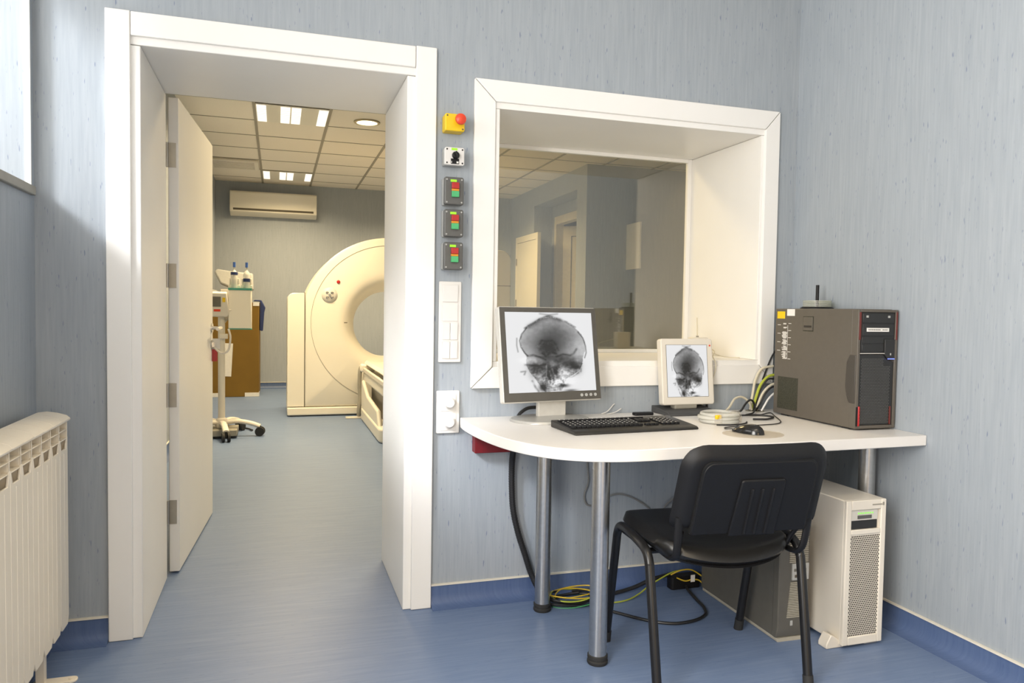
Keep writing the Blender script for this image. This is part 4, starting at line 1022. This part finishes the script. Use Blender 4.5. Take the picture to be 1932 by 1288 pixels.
tb = thing('patient_table', 'cream patient table running from the gantry bore towards the door', 'table', (1.2, 4.6, 0))
yA, yB = 3.0, 5.40
part('table_top', prism(bmesh.new(), [(.90, .585), (.93, .615), (1.02, .60), (1.2, .592), (1.38, .60), (1.47, .615), (1.50, .585), (1.46, .555), (.94, .555)], 'y', yA, yB-.08), 'gantry', tb, .006)
part('side_rail', boxes((.872, .90, yA, yB-.12, .505, .548), (1.50, 1.528, yA, yB-.12, .505, .548)), 'cream', tb, .006)
part('frame', boxes((.885, 1.515, yA+.02, yB-.14, .40, .50)), 'gantry', tb, .02)
part('end_bracket', boxes((.845, 1.0, yB-.26, yB-.15, .50, .585), (1.4, 1.555, yB-.26, yB-.15, .50, .585)), 'gantry', tb, .02, 3)
part('lift_column', prism(bmesh.new(), rrect(.95, 1.45, 3.9, 5.1, .08), 'z', .14, .40), 'grey', tb)
part('side_skirt', prism(bmesh.new(), [(3.80, .004), (5.0, .004), (5.22, .16), (5.25, .40), (5.12, .42), (4.7, .30), (3.9, .26), (3.75, .08)], 'x', .86, .90), 'gantry', tb, .02, 3)
part('base', prism(bmesh.new(), rrect(.85, 1.55, 3.6, 5.2, .1), 'z', .001, .13), 'gantry', tb, .02, 3)
part('hose', tube(bmesh.new(), [(.87, yB-.18, .55), (.848, yB-.20, .52), (.842, yB-.20, .36), (.85, yB-.20, .24), (.838, yB-.21, .12), (.835, yB-.20, .03)], .022, 12), 'grey', tb)
part('floor_fixing', boxes((.70, .86, yB-.22, yB-.16, .001, .02)), 'cream', tb, .004)

eq = thing('equipment_cabinet', 'cream cabinet with rounded top corner beside the gantry', 'cabinet', (2.6, 6.3, 0))
part('body', prism(bmesh.new(), rrect(2.46, 2.80, .02, 1.93, (0, 0, .13, .13), 8), 'y', 6.1, 6.6), 'gantry', eq, .01)
part('seam', boxes((2.458, 2.802, 6.097, 6.103, 1.485, 1.491)), 'seam', eq)
part('plinth', B(2.48, 2.78, 6.12, 6.58, .0005, .02), 'grey', eq)

# contrast injector on a five-star stand
IX, IY = -.4775, 4.33
ij = thing('contrast_injector', 'cream contrast injector with two syringes on a wheeled stand', 'injector', (IX, IY, 0))
part('pole', cyl(bmesh.new(), (IX, IY, .12), (IX, IY, 1.08), .030, seg=24), 'cream', ij)
part('pole_collar', boxes((IX-.02, IX+.055, IY-.05, IY+.0, .885, .93)), 'cream', ij, .006)
part('hub', lathe(bmesh.new(), [(0, .08), (.05, .08), (.06, .11), (.045, .16), (.031, .17), (0, .17)], (IX, IY, 0), 'z', 24), 'cream', ij)
for k in range(5):
    a = math.radians(-80+72*k); dx, dy = math.cos(a), math.sin(a); L_ = .335
    o = part('leg', tube(bmesh.new(), [(IX+dx*.02, IY+dy*.02, .125), (IX+dx*.15, IY+dy*.15, .135), (IX+dx*.26, IY+dy*.26, .115), (IX+dx*L_, IY+dy*L_, .088)], .027, 10, 5, flat=.75), 'cream', ij)
    cx, cy = IX+dx*L_, IY+dy*L_
    bm = bmesh.new()
    for s in (-1, 1): cyl(bm, (cx-dy*.012*s, cy+dx*.012*s, .042), (cx-dy*.034*s, cy+dx*.034*s, .042), .0415, seg=20)
    cyl(bm, (cx, cy, .04), (cx, cy, .09), .012, seg=10); part('caster', bm, 'rubber', o)
part('base_weight', boxes((IX-.26, IX+.14, IY-.16, IY+.16, .022, .078)), 'grey', ij, .006)
# display head
tr = Matrix.Translation((IX-.105, IY-.05, 1.189)) @ Matrix.Rotation(math.radians(8), 4, 'X')
def ip(name, bm, m, **k): bm.transform(tr); return part(name, bm, m, ij, **k)
dh = ij
def ip(name, bm, m, **k):
    bm.transform(tr); return part(name, bm, m, ij, **k)
ip('display_housing', prism(bmesh.new(), [(-.19, .115), (.155, .115), (.175, -.06), (.16, -.105), (-.19, -.105)], 'y', -.03, .05), 'cream', bevel=.012, seg=3)
ip('display', B(-.13, .105, -.033, -.029, -.012, .078), 'screen')
ip('yellow_label', B(.118, .142, -.033, -.029, .03, .07), 'yellow')
ip('key', boxes((.045, .10, -.033, -.029, -.055, -.035)), 'redmush')
ip('key', boxes((-.04, .0, -.033, -.029, -.055, -.035)), 'green')
ip('side_knob', cyl(bmesh.new(), (.16, .0, -.05), (.215, .0, -.04), .022, .014, 14), 'cream')
# injector head with two syringes
hx0, hx1, hz0, hz1 = -.417, -.2215, .970, 1.331
part('head', B(hx0, hx1, IY-.06, IY+.10, hz0+.008, hz1-.006), 'gantry', ij, .006)
part('head_edge', boxes((hx0-.002, hx1+.002, IY-.062, IY+.102, hz0, hz0+.008), (hx0-.002, hx1+.002, IY-.062, IY+.102, hz1-.006, hz1+.012)), 'teal', ij)
part('arm', tube(bmesh.new(), [(IX, IY+.02, 1.02), (IX+.05, IY+.06, 1.08), (hx0+.05, IY+.06, 1.10)], .02, 10), 'cream', ij)
for x in (-.370, -.2645):
    o = part('syringe', lathe(bmesh.new(), [(0, hz1+.012), (.030, hz1+.012), (.030, hz1+.13), (.024, hz1+.155), (.008, hz1+.175), (.008, hz1+.2), (0, hz1+.2)], (x, IY-.01, 0), 'z', 18), 'clear', ij)
    part('plunger', cyl(bmesh.new(), (x, IY-.01, hz1+.012), (x, IY-.01, hz1+.09), .020, seg=14), 'greybox', o)
    part('blue_tip', cyl(bmesh.new(), (x, IY-.01, hz1+.2), (x, IY-.01, hz1+.245), .012, seg=12), 'blue', o)
    part('blue_ring', cyl(bmesh.new(), (x, IY-.01, hz1+(.13 if x < -.3 else .07)), (x, IY-.01, hz1+(.155 if x < -.3 else .10)), .031, seg=18), 'navy', o)
    bm = bmesh.new()
    for s in (-1, 1): box(bm, x+s*.036-.007, x+s*.036+.007, IY-.02, IY+.02, hz1+.012, hz1+.10); box(bm, x+s*.036-.014, x+s*.036+.014, IY-.025, IY+.025, hz1+.012, hz1+.04)
    part('syringe_clamp', bm, 'cream', o, .003)
single('cable', tube(bmesh.new(), [(-.80, 4.65, .012), (-.70, 4.62, .012), (-.60, 4.70, .012), (-.42, 4.74, .012), (-.28, 4.68, .012), (-.22, 4.55, .012)], .008, 8), 'cable', 'black cable on the scanner room floor around the injector stand', 'cable', (-.5, 4.8, 0))
# keys left in the lock with a red tag
kt = thing('key_tag', 'red tag hanging from the key in the door lock', 'tag', (-.335, 1.62, .92))
part('ring', tube(bmesh.new(), [(-.345, 1.600, .955), (-.30, 1.60, .915), (-.262, 1.60, .93), (-.25, 1.60, 1.00), (-.26, 1.60, 1.05)], .0055, 8), 'cream', kt)
part('tag', prism(bmesh.new(), rrect(-.352, -.318, .868, .935, .006), 'y', 1.60, 1.604), 'red', kt)
part('paper_tag', B(-.350, -.305, 1.604, 1.606, .935, .995), 'paper', kt)

# tall cardboard box with things on it
bx = thing('cardboard_box', 'tall brown cardboard box with white taped corners by the far wall', 'box', (-.52, 7.9, 0))
part('carton', B(FLX+.02, -.225, 7.44, 8.30, .001, 1.235), 'cardboard', bx, .006)
part('corner_tape', boxes((-.40, -.222, 7.436, 7.60, .003, .055), (-.80, -.69, 7.436, 7.442, .003, .055), (-.30, -.2235, 7.436, 7.455, 1.19, 1.238)), 'paper', bx)
single('paper_sheet', rot(B(-.66, -.555, 7.434, 7.4365, .27, .70), math.radians(3), 'Y', (-.6, 7.43, .5)), 'paper', 'white paper sheet on the front of the cardboard box', 'paper', (-.6, 7.435, .27))
ap = bmesh.new()
prism(ap, [(-.219, .87), (-.180, .86), (-.165, 1.10), (-.15, 1.17), (-.20, 1.268), (-.28, 1.270), (-.30, 1.252), (-.222, 1.250), (-.214, 1.235), (-.216, 1.10)], 'y', 7.46, 7.75)
single('lead_apron', ap, 'navy', 'navy blue apron draped over the right edge of the cardboard box', 'apron', (-.2, 7.6, .86), .012, 3)
tyb = bmesh.new(); prism(tyb, [(-.80, 1.64), (-.76, 1.68), (-.60, 1.655), (-.31, 1.63), (-.30, 1.40), (-.45, 1.39), (-.62, 1.44), (-.72, 1.48)], 'y', 7.72, 7.80)
single('plastic_hood', rot(tyb, math.radians(-14), 'X', (-.5, 7.75, 1.4)), 'lightgrey', 'grey moulded hood leaning on top of the cardboard box', 'hood', (-.5, 7.76, 1.24), .02, 3)
single('carton', B(-.70, -.40, 7.50, 7.68, 1.237, 1.40), 'cream', 'small cream carton on top of the tall cardboard box', 'box', (-.55, 7.75, 1.237), .006)
single('cloth_bag', rot(B(-.47, -.35, 7.455, 7.49, 1.243, 1.33), .06, 'Y', (-.4, 7.5, 1.28)), 'navy', 'small dark blue bundle on the front of the cardboard box top', 'bag', (-.41, 7.5, 1.238), .02)
bm = bmesh.new(); tube(bm, [(-.80, 6.9, 1.75), (-.795, 6.9, 1.5), (-.78, 6.88, 1.38), (-.70, 6.86, 1.34)], .025, 10)
tube(bm, [(-.80, 6.9, 1.75), (-.80, 6.9, 2.2)], .02, 10)
single('wall_hose', bm, 'lightgrey', 'pale grey hose hanging down the left wall of the scanner room', 'hose', (-.8, 6.9, 1.34))

ac = thing('air_conditioner', 'cream split air conditioner high on the far wall', 'air conditioner', (-.045, FY, 2.46))
bm = prism(bmesh.new(), [(FY-.001, 2.462), (FY-.10, 2.462), (FY-.19, 2.51), (FY-.20, 2.55), (FY-.185, 2.78), (FY-.16, 2.80), (FY-.001, 2.80)], 'x', -.635, .54)
part('housing', bm, 'gantry', ac, .01, 3)
part('outlet_slot', prism(bmesh.new(), [(FY-.12, 2.474), (FY-.188, 2.511), (FY-.1965, 2.535), (FY-.10, 2.53)], 'x', -.59, .495), 'seam', ac)
part('front_slot', prism(bmesh.new(), [(FY-.19, 2.520), (FY-.2015, 2.540), (FY-.2022, 2.556), (FY-.19, 2.556)], 'x', -.59, .495), 'seam', ac)

def louvre_light(lb, y0, y1):
    t = thing('ceiling_light', lb, 'ceiling light', (.127, (y0+y1)/2, CZ-.02), group='louvred ceiling lights')
    part('tray', boxes((-.187, .442, y0, y1, CZ-.012, CZ-.006)), 'gantry', t)
    for x0, x1 in ((-.178, -.098), (.026, .107), (.121, .202), (.355, .436)):
        o = part('lit_strip', boxes((x0, x1, y0+.015, y1-.015, CZ-.016, CZ-.012)), 'tube', t)
    return t
louvre_light('louvred ceiling light panel with four lit strips just inside the door', 4.05, 4.68)
louvre_light('louvred ceiling light panel with four lit strips above the air conditioner', 7.38, 8.0)
dn = thing('downlight', 'round lit downlight in the scanner room ceiling', 'ceiling light', (.81, 4.39, CZ-.02))
part('ring', lathe(bmesh.new(), [(.098, CZ-.001), (.125, CZ-.001), (.122, CZ-.012), (.098, CZ-.014), (.098, CZ-.001)], (.81, 4.39, 0), 'z', 36, cap=False), 'lampgrey', dn)
part('lens', lathe(bmesh.new(), [(0, CZ-.010), (.099, CZ-.008), (.099, CZ-.004), (0, CZ-.004)], (.81, 4.39, 0), 'z', 36), 'downlit', dn)
cv = thing('ceiling_vent', 'square cream ceiling vent with curved louvres near the left wall', 'vent', (-.51, 7.1, CZ-.03))
a0, a1, b0, b1 = -.80, -.225, 6.73, 7.34
part('frame', boxes((a0, a1, b0, b0+.05, CZ-.03, CZ-.004), (a0, a1, b1-.05, b1, CZ-.03, CZ-.004), (a0, a0+.05, b0+.05, b1-.05, CZ-.03, CZ-.004), (a1-.05, a1, b0+.05, b1-.05, CZ-.03, CZ-.004)), 'gantry', cv, .006)
part('recess', B(a0+.04, a1-.04, b0+.04, b1-.04, CZ-.026, CZ-.003), 'seam', cv)
for k in range(6):
    y = b0+.09+.085*k; part('louvre', prism(bmesh.new(), [(y-.03, CZ-.026), (y-.028, CZ-.031), (y, CZ-.035), (y+.022, CZ-.031), (y+.024, CZ-.026)], 'x', a0+.045, a1-.045), 'cream', cv)

# seen through the observation window
fc = thing('wall_cabinet', 'tall flat cream cabinet with hinged door on the side wall of the scanner room', 'cabinet', (KX-.03, 7.55, 0))
part('frame', boxes((KX-.055, KX-.001, 7.06, 7.14, .05, 2.29), (KX-.055, KX-.001, 8.0, 8.06, .05, 2.29), (KX-.055, KX-.001, 7.14, 8.0, 2.20, 2.29), (KX-.055, KX-.001, 7.14, 8.0, .05, .13)), 'gantry', fc, .004)
part('door', B(KX-.050, KX-.01, 7.145, 7.995, .135, 2.195), 'gantry', fc, .003)
bm = bmesh.new()
for z in (.5, 1.30, 1.92): cyl(bm, (KX-.057, 7.998, z-.05), (KX-.057, 7.998, z+.05), .011, seg=10)
part('hinge', bm, 'hinge', fc)
part('plinth', B(KX-.05, KX-.005, 7.08, 8.04, .0005, .05), 'grey', fc)
single('wall_panel', B(4.07, 4.09, KY-.36, KY-.001, 1.70, 2.25), 'white', 'white panel standing out from the blue block wall behind the observation window', 'panel', (4.08, KY-.18, 1.7), .003)
